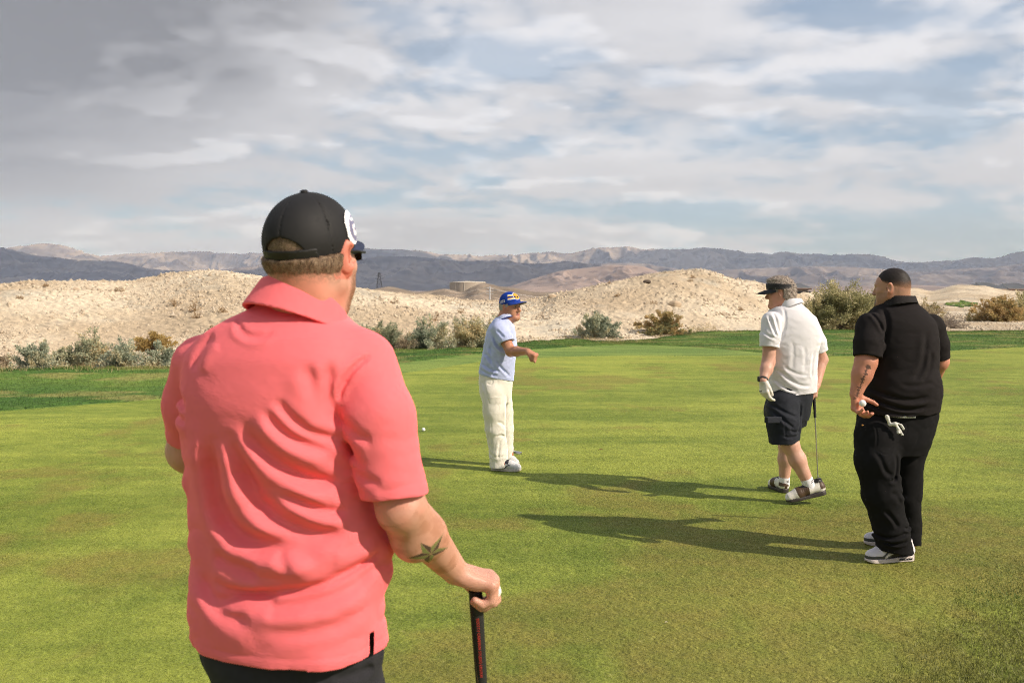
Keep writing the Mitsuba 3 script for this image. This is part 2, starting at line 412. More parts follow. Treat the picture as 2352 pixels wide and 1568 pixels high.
kit = stone_kit(rng, 8)
ns = 42000
uu = rng.uniform(-0.60, 0.62, ns)
pp = px_of(uu)
yc2, yb2 = smooth_interp(pp, CREST, 2), smooth_interp(pp, FOOT)
yy = yb2 - 2 + (np.minimum(yc2, 75) - yb2 + 2.5) * rng.uniform(0, 1, ns) ** 0.9
xx = uu * yy
dens = meshkit.fbm(np.column_stack([xx * 0.3, yy * 0.3, 0 * xx]), 3, 55)
ok = (rng.uniform(size=ns) < np.clip((dens - 0.40) * 6, 0.10, 1)) & (yy > edge3(np.clip(xx, -60, 60)) + 0.7)
xx, yy = xx[ok], yy[ok]
sz = 0.022 + 0.075 * rng.uniform(0, 1, len(xx)) ** 5
def stone_color(p, n, uv):
    a = noise(p.x * 1.7, p.y * 1.7, p.z * 1.7)
    c = mix(mi.Color3f(0.41, 0.335, 0.245), mi.Color3f(0.57, 0.495, 0.385), a)
    return mix(c, mi.Color3f(0.17, 0.12, 0.085), 0.65 * smoothstep(0.76, 0.86, noise(p.x * 2.9 + 9, p.y * 2.9, p.z * 2.9)))
scene['stone'] = principled(proc(stone_color), 0.95, specular=0.1)
add('loose_stones', place_stones(np.column_stack([xx, yy, desert_z(xx, yy)]), sz, kit, rng), 'stone', False, kind='stuff', label='loose pale stones strewn over the desert hills', category='stones')

# ------------------------------------------------------------------ far hills and mountains
def ridged(p, octaves, seed):
    out, amp, tot = 0, 1.0, 0
    w = 1.0
    for o in range(octaves):
        r = 1 - np.abs(2 * meshkit.noise(p * 2.0 ** o + 31 * o, seed + o) - 1)
        r = r * r * w
        w = np.clip(r * 1.6, 0, 1)
        out, tot, amp = out + amp * r, tot + amp, amp * 0.5
    return out / tot


def mountain(name, sky_pts, y_front, y_back, freq, seed, bsdf, label, z0=-6.0, cols=1150, rows=130, relief=0.55, px0=-500, px1=2850, swell=1.0):
    u = np.linspace((px0 - 1176) / FOCAL, (px1 - 1176) / FOCAL, cols)
    t = np.linspace(0, 1, rows)
    Yg = y_front + (y_back - y_front) * t[None, :] + 0 * u[:, None]
    Xg = u[:, None] * Yg
    want = (669 - smooth_interp(px_of(u), sky_pts)) / FOCAL
    P = np.stack([Xg * freq, Yg * freq * 0.42, np.zeros_like(Xg)], -1)
    warp = meshkit.fbm(P * 0.7, 3, seed + 40)[..., None] * np.array([1.0, 0.6, 0]) * 0.9
    r = 0.72 * ridged(P + warp, 6, seed) + 0.28 * ridged(P * 2.7 + warp * 1.5, 5, seed + 60)
    env = np.clip(t * 1.26, 0, 1)[None] ** 0.80 * np.clip((1.04 - t) * 5.0, 0, 1)[None]
    top = np.exp(-((t - 0.80) / 0.085) ** 2)[None]
    rel = relief * (1 - 0.72 * top)                                      # spurs and gullies below, a steadier crest line above
    h = env * ((1 - rel) + rel * np.minimum(r * 1.55, 1.0 + 0.25 * (r - 0.6)))
    el = (h / Yg * y_back).max(1)
    k = np.maximum(want, 0.0005) * y_back / el
    ks = np.convolve(np.pad(k, 20, 'edge'), np.ones(41) / 41, 'valid')
    Zg = z0 + h * (0.85 * np.convolve(np.pad(k, 2, 'edge'), np.ones(5) / 5, 'valid') + 0.15 * ks)[:, None] * swell
    Zg = Zg + (EYE - z0) * env * 0.9
    add(name, grid_mesh(np.stack([Xg, Yg, Zg], -1)), bsdf, True, kind='structure', label=label)


def rock(c0, c1, c2, f):
    def fn(p, n, uv):
        a = fbm(p.x * f, p.y * f, p.z * f * 2.5, 4)
        b = fbm(p.x * f * 5, p.y * f * 5, p.z * f * 9, 3)
        c = mix(mi.Color3f(*c0), mi.Color3f(*c1), smoothstep(0.35, 0.65, a))
        c = mix(c, mi.Color3f(*c2), 0.65 * smoothstep(0.52, 0.68, b))
        return c
    return principled(proc(fn), 0.95, specular=0.1)


scene['far_rock'] = rock((0.115, 0.100, 0.094), (0.29, 0.245, 0.205), (0.155, 0.132, 0.120), 0.0016)
scene['mid_rock'] = rock((0.100, 0.084, 0.080), (0.205, 0.170, 0.145), (0.125, 0.102, 0.094), 0.0022)
scene['near_rock'] = rock((0.165, 0.130, 0.112), (0.26, 0.200, 0.168), (0.135, 0.106, 0.093), 0.004)
scene['badland_rock'] = rock((0.16, 0.130, 0.10), (0.245, 0.20, 0.155), (0.11, 0.088, 0.066), 0.05)
FAR = [(-600, 575), (-200, 570), (0, 575), (20, 570), (60, 564), (100, 559), (130, 561), (180, 573), (240, 589), (290, 583), (330, 582), (430, 578), (500, 580), (560, 583), (620, 580), (720, 574), (820, 570), (876, 573), (917, 573), (973, 577), (1030, 585),
       (1078, 585), (1101, 589), (1142, 585), (1176, 585), (1243, 580), (1267, 577), (1292, 582), (1323, 580), (1364, 570), (1413, 568), (1442, 566), (1474, 573), (1510, 572), (1559, 573), (1622, 569), (1656, 571), (1692, 577), (1719, 584), (1743, 578), (1770, 584),
       (1801, 579), (1846, 583), (1878, 583), (1905, 586), (1942, 584), (1997, 584), (2020, 587), (2043, 596), (2077, 603), (2111, 602), (2157, 600), (2203, 596), (2232, 591), (2280, 594), (2324, 580), (2352, 577), (2600, 570), (3000, 575)]
MID = [(-600, 560), (-100, 560), (0, 566), (19, 570), (81, 587), (130, 591), (176, 597), (244, 599), (285, 603), (353, 618), (430, 622), (520, 618), (620, 606), (720, 600), (808, 597), (872, 589), (921, 588), (1000, 594), (1080, 600), (1150, 598), (1230, 606), (1300, 600), (1360, 606), (1450, 604), (1520, 612), (1600, 622),
       (1700, 618), (1800, 614), (1900, 612), (2000, 616), (2100, 624), (2200, 618), (2300, 612), (2352, 606), (2600, 600), (3000, 600)]
LOW = [(-600, 668), (1100, 668), (1160, 660), (1230, 638), (1300, 620), (1350, 614), (1413, 609), (1461, 609), (1508, 622), (1560, 645), (1640, 652), (1720, 650), (1800, 654), (1880, 658), (2000, 656), (2100, 654), (2200, 659), (2352, 657), (3000, 662)]
mountain('mountain_range', FAR, 10500, 14500, 1 / 520.0, 101, 'far_rock', 'high far mountain range under the clouds', relief=0.72)
mountain('mountain_foothills', MID, 6800, 9500, 1 / 400.0, 202, 'mid_rock', 'dark folded foothills in front of the high range', relief=0.74)
mountain('low_desert_ridge', LOW, 3600, 5200, 1 / 230.0, 303, 'near_rock', 'low reddish brown desert ridge at the foot of the mountains', relief=0.68, rows=90)
BAD = [(-600, 690), (760, 690), (820, 668), (860, 661), (895, 655), (930, 662), (960, 668), (990, 664), (1020, 659), (1040, 663), (1060, 668), (1085, 655), (1105, 646), (1130, 650), (1150, 655), (1180, 658), (1210, 664), (1235, 670), (1300, 676), (1400, 690), (3000, 690)]
mountain('badland_hills', BAD, 380, 640, 1 / 20.0, 404, 'badland_rock', 'small grey brown badland hills behind the pale rubble hills', relief=0.85, rows=110, px0=700, px1=1420, cols=500)

# clouds overhead, above the picture, whose shadows lie on the mountains
def cloud(key, target, size, seed, label, height=3500.0):
    c = np.array([target[0], target[1], 200.0]) + SUN * ((height - 200.0) / SUN[2])
    m = trimesh.creation.icosphere(subdivisions=5)
    v = m.vertices
    lump = 0.62 + 0.75 * meshkit.fbm(v * np.array([1.7, 1.7, 1.2]) + seed, 4, seed)
    v = v * lump[:, None] * np.array([size[0], size[1], 190.0])
    m.vertices = v + c
    add(key, m, 'cloud_white', True, kind='structure', label=label)


scene['cloud_white'] = principled((0.85, 0.85, 0.86), 1.0, specular=0.0)
cloud('cloud', (-3900, 7900), (1750, 1900), 3, 'broad grey cloud high over the western range')
cloud('cloud', (5000, 12400), (4300, 3000), 7, 'broad grey cloud high over the eastern range')
cloud('cloud', (-700, 7900), (1500, 1300), 12, 'smaller cloud high over the middle foothills')
cloud('cloud', (-2100, 12600), (1100, 1300), 15, 'ragged cloud high over the far range')

# the air between here and the mountains
scene['haze'] = {'type': 'cube', 'bsdf': {'type': 'null'}, 'interior': {'type': 'ref', 'id': 'air'},
                 'to_world': T().translate([0, 7200, 446]).scale([13500, 8200, 454])}
tag('haze', kind='stuff', label='thin bluish haze in the desert air', category='haze')

# ------------------------------------------------------------------ figures: implicit shapes meshed as one surface
def unit(v):
    v = np.asarray(v, float)
    return v / (np.linalg.norm(v) + 1e-12)


def smin(a, b, k):
    if np.isscalar(k) and k <= 0:
        return np.minimum(a, b)
    h = np.clip(0.5 + 0.5 * (b - a) / k, 0, 1)
    return b * (1 - h) + a * h - k * h * (1 - h)


class Field:
    """Signed distance built from an ordered list of shapes; only the shapes near a block of voxels are evaluated there."""

    def __init__(self):
        self.ops = []

    def op(self, fn, c=None, r=None, kind='u', k=0.0):
        self.ops.append((fn, None if c is None else np.asarray(c, float), r, kind, k))

    def cone(self, a, b, ra, rb, k=0.02, kind='u'):
        a, b = np.asarray(a, float), np.asarray(b, float)
        ab = b - a
        L2 = max(float(ab @ ab), 1e-12)

        def fn(P):
            q = P - a
            t = np.clip(q @ ab / L2, 0, 1)
            return np.linalg.norm(q - t[..., None] * ab, axis=-1) - (ra + (rb - ra) * t)
        self.op(fn, (a + b) / 2, math.sqrt(L2) / 2 + max(ra, rb), kind, k)

    def chain(self, pts, radii, k=0.02, kind='u'):
        for i in range(len(pts) - 1):
            self.cone(pts[i], pts[i + 1], radii[i], radii[i + 1], k, kind)

    def ell(self, c, r, R=None, k=0.02, kind='u', p=2.0):
        c, r = np.asarray(c, float), np.asarray(r, float)
        R = np.eye(3) if R is None else np.asarray(R)     # columns: the ellipsoid's axes

        def fn(P):
            q = ((P - c) @ R) / r
            n = np.linalg.norm(q, axis=-1) if p == 2 else (np.abs(q) ** p).sum(-1) ** (1 / p)
            g = np.linalg.norm(q / r, axis=-1) / np.maximum(n, 1e-9)
            return (n - 1) / np.maximum(g, 1 / r.max()) if p == 2 else (n - 1) * r.min()
        self.op(fn, c, float(r.max()) * 1.05, kind, k)

    def box(self, c, h, R=None, rad=0.0, k=0.0, kind='u'):
        c, h = np.asarray(c, float), np.asarray(h, float)
        R = np.eye(3) if R is None else np.asarray(R)

        def fn(P):
            q = np.abs((P - c) @ R) - (h - rad)
            return np.linalg.norm(np.maximum(q, 0), axis=-1) + np.minimum(q.max(-1), 0) - rad
        self.op(fn, c, float(np.linalg.norm(h)), kind, k)

    def plane(self, c, n, kind='i', k=0.0):
        """Keeps what lies behind the plane (kind i) or cuts it off (kind s)."""
        c, n = np.asarray(c, float), unit(n)
        self.op(lambda P: (P - c) @ n, None, None, kind, k)

    def eval(self, P, c=None, r=None):
        d = np.full(P.shape[:-1], 1.0)
        if c is not None:
            if getattr(self, 'n', 0) != len(self.ops):
                self.n = len(self.ops)
                self.cen = np.array([o[1] if o[1] is not None and o[3] in ('u', 's', 'x') else (np.nan,) * 3 for o in self.ops])
                self.rad = np.array([(o[2] or 0) + o[4] + 0.03 for o in self.ops])
            e = self.cen - c
            far = np.sqrt((e * e).sum(1)) > r + self.rad        # nan compares false: always evaluated
            ops = [o for o, q in zip(self.ops, far) if not q]
        else:
            ops = self.ops
        for fn, oc, orad, kind, k in ops:
            if kind == 'x':                               # the shape blends itself in
                d = fn(P, d)
                continue
            v = fn(P)
            if kind == 'u':
                d = smin(d, v, k)
            elif kind == 's':
                d = -smin(-d, v, k)
            elif kind == 'i':
                d = -smin(-d, -v, k)
            else:
                d = v if kind == 'set' else d + v       # 'add': displacement
        return d

    def mesh(self, lo, hi, h, taubin=0):
        lo, hi = np.asarray(lo, float), np.asarray(hi, float)
        B = 14
        nb = np.ceil((hi - lo) / (h * B)).astype(int)
        n = nb * B + 1
        D = np.empty(n, np.float32)
        o = np.arange(B + 1) * h
        loc = np.stack(np.meshgrid(o, o, o, indexing='ij'), -1)
        half = B * h / 2
        rad = half * math.sqrt(3)
        cen = lo + (np.stack(np.meshgrid(*[np.arange(m) for m in nb], indexing='ij'), -1) + 0.5) * (B * h)
        near = 0.026 if any(o[3] in ('add', 'x') for o in self.ops) else 0.008
        G = 3                                               # blocks are first looked at in cubes of 3 x 3 x 3
        ng = -(-nb // G)

        def work(gi):
            for gj in range(ng[1]):
                for gk in range(ng[2]):
                    i0, j0, k0 = gi * G, gj * G, gk * G
                    i1, j1, k1 = np.minimum((i0 + G, j0 + G, k0 + G), nb)
                    c = (cen[i0, j0, k0] + cen[i1 - 1, j1 - 1, k1 - 1]) / 2
                    dc = float(self.eval(c[None], c, rad * G)[0])
                    if abs(dc) > rad * G * 1.08 + near:
                        D[i0 * B:i1 * B + 1, j0 * B:j1 * B + 1, k0 * B:k1 * B + 1] = dc
                        continue
                    for i in range(i0, i1):
                        for j in range(j0, j1):
                            for k in range(k0, k1):
                                c = cen[i, j, k]
                                s = (slice(i * B, i * B + B + 1), slice(j * B, j * B + B + 1), slice(k * B, k * B + B + 1))
                                dc = float(self.eval(c[None], c, rad)[0])
                                if abs(dc) > rad * 1.08 + near:
                                    D[s] = dc
                                else:
                                    D[s] = self.eval(loc + (c - half), c, rad)
        for par in (0, 1):                                  # neighbouring slabs share a face: even ones first
            with ThreadPoolExecutor(4) as ex:
                list(ex.map(work, range(par, ng[0], 2)))
        m = surface_nets(D, lo, h)
        if taubin:
            trimesh.smoothing.filter_taubin(m, 0.5, -0.52, taubin)
        return m


def surface_nets(D, lo, h):
    S = D < 0
    c8 = [(a, b, c) for a in (0, 1) for b in (0, 1) for c in (0, 1)]
    n = np.array(D.shape) - 1
    sub = lambda A, o: A[o[0]:o[0] + n[0], o[1]:o[1] + n[1], o[2]:o[2] + n[2]]
    cnt = sum(sub(S, o).astype(np.uint8) for o in c8)
    act = (cnt > 0) & (cnt < 8)
    ijk = np.argwhere(act)
    idx = np.full(n, -1, np.int64)
    idx[act] = np.arange(len(ijk))
    vals = np.stack([D[ijk[:, 0] + o[0], ijk[:, 1] + o[1], ijk[:, 2] + o[2]] for o in c8], 1).astype(float)
    acc, num = np.zeros((len(ijk), 3)), np.zeros(len(ijk))
    for p in range(8):
        for q in range(p + 1, 8):
            a, b = np.array(c8[p]), np.array(c8[q])
            if np.abs(a - b).sum() != 1:
                continue
            va, vb = vals[:, p], vals[:, q]
            m = (va < 0) != (vb < 0)
            t = np.where(m, va / np.where(m, va - vb, 1), 0)
            acc[m] += (a + t[:, None] * (b - a))[m]
            num[m] += 1
    V = lo + (ijk + acc / num[:, None]) * h
    F = []
    for ax in range(3):
        o = [0, 0, 0]; o[ax] = 1
        A = S[:S.shape[0] - o[0], :S.shape[1] - o[1], :S.shape[2] - o[2]]
        Bq = S[o[0]:, o[1]:, o[2]:]
        e = np.argwhere(A != Bq)
        b, c = (ax + 1) % 3, (ax + 2) % 3
        e = e[(e[:, b] > 0) & (e[:, c] > 0) & (e[:, b] < n[b]) & (e[:, c] < n[c])]
        pos = A[e[:, 0], e[:, 1], e[:, 2]]
        q = []
        for db, dc in ((1, 1), (0, 1), (0, 0), (1, 0)):
            t = e.copy(); t[:, b] -= db; t[:, c] -= dc
            q.append(idx[t[:, 0], t[:, 1], t[:, 2]])
        q = np.stack(q, 1)
        q[~pos] = q[~pos][:, ::-1]
        q = q[(q >= 0).all(1)]
        F += [q[:, [0, 1, 2]], q[:, [0, 2, 3]]]
    return trimesh.Trimesh(V, np.vstack(F), process=False)


def rot(yaw=0.0, pitch=0.0, roll=0.0):
    """Columns right, forward, up of a head or body turned left by yaw, tipped up by pitch, leaning to its right by roll (degrees)."""
    y, p, r = map(math.radians, (yaw, pitch, roll))
    Rz = np.array([[math.cos(y), -math.sin(y), 0], [math.sin(y), math.cos(y), 0], [0, 0, 1]])
    Rx = np.array([[1, 0, 0], [0, math.cos(p), -math.sin(p)], [0, math.sin(p), math.cos(p)]])
    Ry = np.array([[math.cos(r), 0, math.sin(r)], [0, 1, 0], [-math.sin(r), 0, math.cos(r)]])
    return Rz @ Rx @ Ry


def torso(F, rings, p=2.5, k=0.03, zcap=None):
    """A trunk through rings (z, centre x, centre y, half width, half depth, yaw)."""
    R = np.asarray(sorted(rings), float)
    z = R[:, 0]
    from scipy.interpolate import PchipInterpolator
    f = PchipInterpolator(z, R[:, 1:])
    z0, z1 = z[0], z[-1]

    def fn(P):
        zz = np.clip(P[..., 2], z0, z1)
        v = f(zz)
        x, y = P[..., 0] - v[..., 0], P[..., 1] - v[..., 1]
        if R.shape[1] > 5:
            c, s = np.cos(v[..., 4]), np.sin(v[..., 4])
            x, y = c * x + s * y, -s * x + c * y
        a, b = v[..., 2], v[..., 3]
        u = (np.abs(x / a) ** p + np.abs(y / b) ** p) ** (1 / p)
        d = (u - 1) * np.minimum(a, b)
        dz = np.maximum(P[..., 2] - z1, z0 - P[..., 2])
        return np.where(dz > 0, np.where(d > 0, np.hypot(np.maximum(d, 0), dz), np.maximum(d, dz)), np.maximum(d, dz))
    c = np.array([R[:, 1].mean(), R[:, 2].mean(), (z0 + z1) / 2])
    F.op(fn, c, (z1 - z0) / 2 + R[:, 3].max() * 1.4 + 0.1, 'u', k)


# ---- head in its own frame: eye level at the origin, x right, y forward, z up; metres for a head 0.23 m high
class Head:
    def __init__(self, origin, R, s=1.0, jowl=0.0, nose=1.0, cran=(1, 1, 1), ear=0.0):
        self.o, self.R, self.s, self.jowl, self.nose, self.cran, self.ear = np.asarray(origin, float), R, s, jowl, nose, cran, ear

    def pt(self, *v):
        return self.o + self.R @ (np.asarray(v, float) * self.s)

    def local(self, P):
        return ((np.asarray(P) - self.o) @ self.R) / self.s

    def add(self, F, skull_only=False, grow=0.0):
        s, R, pt = self.s, self.R, self.pt
        r = lambda *v: np.array(v) * s
        c = self.cran
        F.ell(pt(0, -0.014, 0.026), r(0.075 * c[0], 0.096 * c[1], 0.089 * c[2]) + grow, R, k=0.02 * s)
        F.ell(pt(0, -0.035, -0.012), r(0.068 * c[0], 0.066, 0.070) + grow, R, k=0.03 * s)
        if skull_only:
            return
        F.ell(pt(0, 0.030, -0.028), r(0.064, 0.058, 0.082), R, k=0.03 * s)
        F.ell(pt(0, 0.050, 0.022), r(0.058, 0.036, 0.045), R, k=0.02 * s)
        j = self.jowl
        for e in (-1, 1):
            F.cone(pt(e * 0.054, -0.006, -0.055), pt(e * 0.020, 0.070, -0.100), (0.020 + 0.010 * j) * s, 0.017 * s, 0.025 * s)
            F.ell(pt(e * 0.044, 0.056, -0.022), r(0.022, 0.020, 0.018), R, k=0.02 * s)
            F.ell(pt(e * 0.036, 0.055, -0.062), r(0.025, 0.022, 0.026), R, k=0.025 * s)
        F.cone(pt(-0.012, 0.079, -0.102), pt(0.012, 0.079, -0.102), 0.016 * s, 0.016 * s, 0.02 * s)
        if j > 0:
            F.ell(pt(0, 0.030, -0.112), r(0.050, 0.050, 0.022 + 0.018 * j), R, k=0.03 * s)
        for e in (-1, 1):
            F.ell(pt(e * 0.031, 0.090, -0.001), r(0.019, 0.015, 0.012), R, k=0.012 * s, kind='s')
            F.ell(pt(e * 0.031, 0.070, -0.001), r(0.0135, 0.0135, 0.0125), R, k=0.003 * s)
            F.cone(pt(e * 0.014, 0.085, 0.016), pt(e * 0.046, 0.076, 0.016), 0.008 * s, 0.007 * s, 0.012 * s)
        n = self.nose
        F.cone(pt(0, 0.084, 0.006), pt(0, 0.105 * (0.5 + 0.5 * n), -0.034), 0.008 * s, 0.0125 * s * n, 0.010 * s)
        for e in (-1, 1):
            F.ell(pt(e * 0.0125, 0.094, -0.039), r(0.0095, 0.012, 0.0085), R, k=0.006 * s)
        F.cone(pt(-0.018, 0.083, -0.066), pt(0.018, 0.083, -0.066), 0.0065 * s, 0.0065 * s, 0.008 * s)
        F.cone(pt(-0.016, 0.082, -0.077), pt(0.016, 0.082, -0.077), 0.0072 * s, 0.0072 * s, 0.008 * s)
        F.cone(pt(-0.022, 0.094, -0.0712), pt(0.022, 0.094, -0.0712), 0.0035 * s, 0.0035 * s, 0.004 * s, kind='s')
        for e in (-1, 1):
            a = math.radians(24 + 1800 * self.ear) * e
            eo = self.ear
            RE = R @ np.array([[math.cos(a), math.sin(a), 0], [-math.sin(a), math.cos(a), 0], [0, 0, 1]])
            F.ell(pt(e * (0.081 + eo), -0.014, -0.004), r(0.0060, 0.0195, 0.034), RE, k=0.004 * s)
            F.ell(pt(e * (0.0885 + eo), -0.009, -0.002), r(0.0065, 0.0115, 0.021), RE, k=0.004 * s, kind='s')
            F.ell(pt(e * (0.079 + eo * 0.7), -0.006, -0.034), r(0.0058, 0.0095, 0.012), RE, k=0.004 * s)
            F.ell(pt(e * 0.079, 0.006, -0.006), r(0.005, 0.006, 0.008), RE, k=0.004 * s)

    def paint(self, V, C, lip=(0.42, 0.17, 0.14), brow=(0.10, 0.07, 0.05), eyes=True):
        """Lips, eyebrows and eyes in vertex colours."""
        q = self.local(V)
        x, y, z = np.abs(q[:, 0]), q[:, 1], q[:, 2]
        front = y > 0.05
        m = front & (x < 0.024) & (np.abs(z + 0.0715) < 0.0115 * (1 - (x / 0.027) ** 2) + 0.001)
        C[m] = lip
        C[front & (x < 0.022) & (np.abs(z + 0.0712) < 0.0022)] = np.array(lip) * 0.35
        m = front & (x > 0.013) & (x < 0.050) & (np.abs(z - 0.0185 + 0.10 * np.maximum(x - 0.035, 0)) < 0.0052)
        C[m] = 0.35 * C[m] + 0.65 * np.array(brow)
        if eyes:
            ex = x - 0.031
            m = front & (np.abs(ex) < 0.0135) & (np.abs(z + 0.001) < 0.0060 * (1 - (ex / 0.0145) ** 2))
            C[m] = (0.42, 0.38, 0.35)
            C[m & (ex ** 2 + (z + 0.001) ** 2 < 0.0056 ** 2)] = (0.02, 0.014, 0.01)
            lid = front & (np.abs(ex) < 0.0155) & (np.abs(z - 0.0050 * (1 - (ex / 0.016) ** 2)) < 0.0020)
            C[lid] = (0.09, 0.05, 0.04)
        return C


def hand(F, wrist, fwd, palm, thumb, s=1.0, curl=(35, 35, 35, 35), curl2=None, spread=4.0, thumb_dir=None, thumb_curl=20, k=0.006):
    """Palm and five fingers. fwd: wrist to knuckles; palm: the way the palm faces; thumb: the side of the thumb.
    curl: degrees bent at the knuckle of index .. little finger; curl2: at the two finger joints. Returns the fingertips."""
    f = unit(fwd); n = unit(np.asarray(palm, float) - f * np.dot(palm, f)); t = unit(np.asarray(thumb, float) - f * np.dot(thumb, f) - n * np.dot(thumb, n))
    w = np.asarray(wrist, float)
    curl2 = curl2 or curl
    L = [(0.043, 0.026, 0.021), (0.047, 0.030, 0.022), (0.043, 0.028, 0.021), (0.034, 0.021, 0.019)]
    kn = [w + s * (f * q[0] + t * q[1] - n * 0.002) for q in ((0.088, 0.031), (0.091, 0.010), (0.086, -0.012), (0.078, -0.031))]
    rk = [0.0125, 0.0128, 0.012, 0.011]
    base = [w + s * (f * 0.012 + t * q) for q in (0.020, 0.007, -0.007, -0.018)]
    for i in range(4):
        F.cone(base[i], kn[i], 0.0165 * s, (rk[i] + 0.001) * s, 0.014 * s)
    F.ell(w + s * (f * 0.042 + t * 0.024 + n * 0.010), np.array([0.024, 0.017, 0.016]) * s, np.stack([f, t, n], 1), 0.014 * s)
    F.ell(w + s * (f * 0.040 - t * 0.022 + n * 0.008), np.array([0.028, 0.012, 0.014]) * s, np.stack([f, t, n], 1), 0.014 * s)
    tips = []
    for i in range(4):
        sp = math.radians(spread * (1.5 - i))
        d0 = unit(f * math.cos(sp) + t * math.sin(sp))
        p, ang = kn[i], math.radians(curl[i])
        r = rk[i] * s
        for q in range(3):
            d = d0 * math.cos(ang) + n * math.sin(ang)
            e = p + d * L[i][q] * s
            F.cone(p, e, r, r * 0.90, k * s * (2.2 if q == 0 else 0.6))
            p, r = e, r * 0.90
            ang += math.radians(curl2[i]) * (1.0 if q == 0 else 0.75)
        tips.append(p)
    td = unit(thumb_dir) if thumb_dir is not None else unit(f * 0.62 + t * 0.62 + n * 0.45)
    p = w + s * (f * 0.022 + t * 0.024 + n * 0.006)
    e = p + td * 0.043 * s
    F.cone(p, e, 0.0165 * s, 0.0130 * s, 0.012 * s)
    bend = unit(td * math.cos(math.radians(thumb_curl)) + (f * 0.6 - t * 0.5 + n * 0.3) * math.sin(math.radians(thumb_curl)))
    e2 = e + bend * 0.033 * s
    F.cone(e, e2, 0.0125 * s, 0.0112 * s, 0.005 * s)
    e3 = e2 + unit(bend * 0.9 + (f * 0.6 - t * 0.5 + n * 0.3) * 0.35) * 0.024 * s
    F.cone(e2, e3, 0.0112 * s, 0.0092 * s, 0.004 * s)
    return tips + [e3]


def poly_dist(Q, pts):
    """Signed distance to a polyline in the plane (positive on its left) and the arc fraction of the nearest point."""
    pts = np.asarray(pts, float)
    seg = np.linalg.norm(np.diff(pts, axis=0), axis=1)
    cum = np.concatenate([[0], np.cumsum(seg)])
    best, sign, frac = np.full(Q.shape[:-1], 9.0), np.ones(Q.shape[:-1]), np.zeros(Q.shape[:-1])
    for i in range(len(seg)):
        ab = pts[i + 1] - pts[i]
        q = Q - pts[i]
        t = np.clip(q @ ab / (seg[i] ** 2), 0, 1)
        e = q - t[..., None] * ab
        d = np.linalg.norm(e, axis=-1)
        m = d < best
        best = np.where(m, d, best)
        sign = np.where(m, np.where(ab[0] * q[..., 1] - ab[1] * q[..., 0] >= 0, 1.0, -1.0), sign)
        frac = np.where(m, (cum[i] + t * seg[i]) / cum[-1], frac)
    return best * sign, frac


def spline(pts, n=10):
    """A smooth curve through a few points."""
    p = np.asarray(pts, float)
    if len(p) < 3:
        return p
    from scipy.interpolate import CubicSpline
    s = np.concatenate([[0], np.cumsum(np.linalg.norm(np.diff(p, axis=0), axis=1))])
    return CubicSpline(s, p)(np.linspace(0, s[-1], n))


def folds(lines, frame, side=None):
    """Displacement of cloth: each line (points in the plane of frame = (origin, u axis, v axis, outward), depth, width, lift) is a trough
    with a rounded ridge on its right. Acts only where the point lies on the outward side of the origin."""
    o, u, v, out = (np.asarray(q, float) for q in frame)
    L = [(spline(np.asarray(p, float), 14), a, w, l) for p, a, w, l in lines]
    off = np.array([o @ u, o @ v])
    L = [(p - off, a, w, l) for p, a, w, l in L]
    ap = np.vstack([p for p, *_ in L])
    lo, hi, g = ap.min(0) - 0.08, ap.max(0) + 0.08, 0.0025
    n = np.ceil((hi - lo) / g).astype(int) + 1
    G = np.stack(np.meshgrid(lo[0] + np.arange(n[0]) * g, lo[1] + np.arange(n[1]) * g, indexing='ij'), -1)
    D = np.zeros(n)
    for p, a, w, l in L:
        i0 = np.maximum(((p.min(0) - 4.5 * w - lo) / g).astype(int), 0)
        i1 = np.minimum(((p.max(0) + 4.5 * w - lo) / g).astype(int) + 1, n)
        sl = (slice(i0[0], i1[0]), slice(i0[1], i1[1]))
        s, t = poly_dist(G[sl], p)
        end = np.clip(t / 0.22, 0, 1) * np.clip((1 - t) / 0.18, 0, 1)
        end = end * end * (3 - 2 * end)
        D[sl] += a * end * (np.exp(-(s / w) ** 2) - l * np.exp(-((s + 1.9 * w) / (1.25 * w)) ** 2) - 0.3 * l * np.exp(-((s - 1.9 * w) / (1.3 * w)) ** 2))

    def fn(P):
        q = P - o
        x = np.clip((q @ u - lo[0]) / g, 0, n[0] - 1.001)
        y = np.clip((q @ v - lo[1]) / g, 0, n[1] - 1.001)
        i, j = x.astype(int), y.astype(int)
        a, b = x - i, y - j
        d = (D[i, j] * (1 - a) + D[i + 1, j] * a) * (1 - b) + (D[i, j + 1] * (1 - a) + D[i + 1, j + 1] * a) * b
        return d * np.clip(q @ out / 0.05 + 0.5, 0, 1)
    return fn


def wrinkle(amp, f, seed=0, dirs=(1, 1, 1)):
    dirs = np.asarray(dirs, float) * f

    def fn(P):
        r = meshkit.fbm(P * dirs + 13.7, 2, seed)
        return amp * (1 - np.abs(r - 0.5) * 5)
    return fn


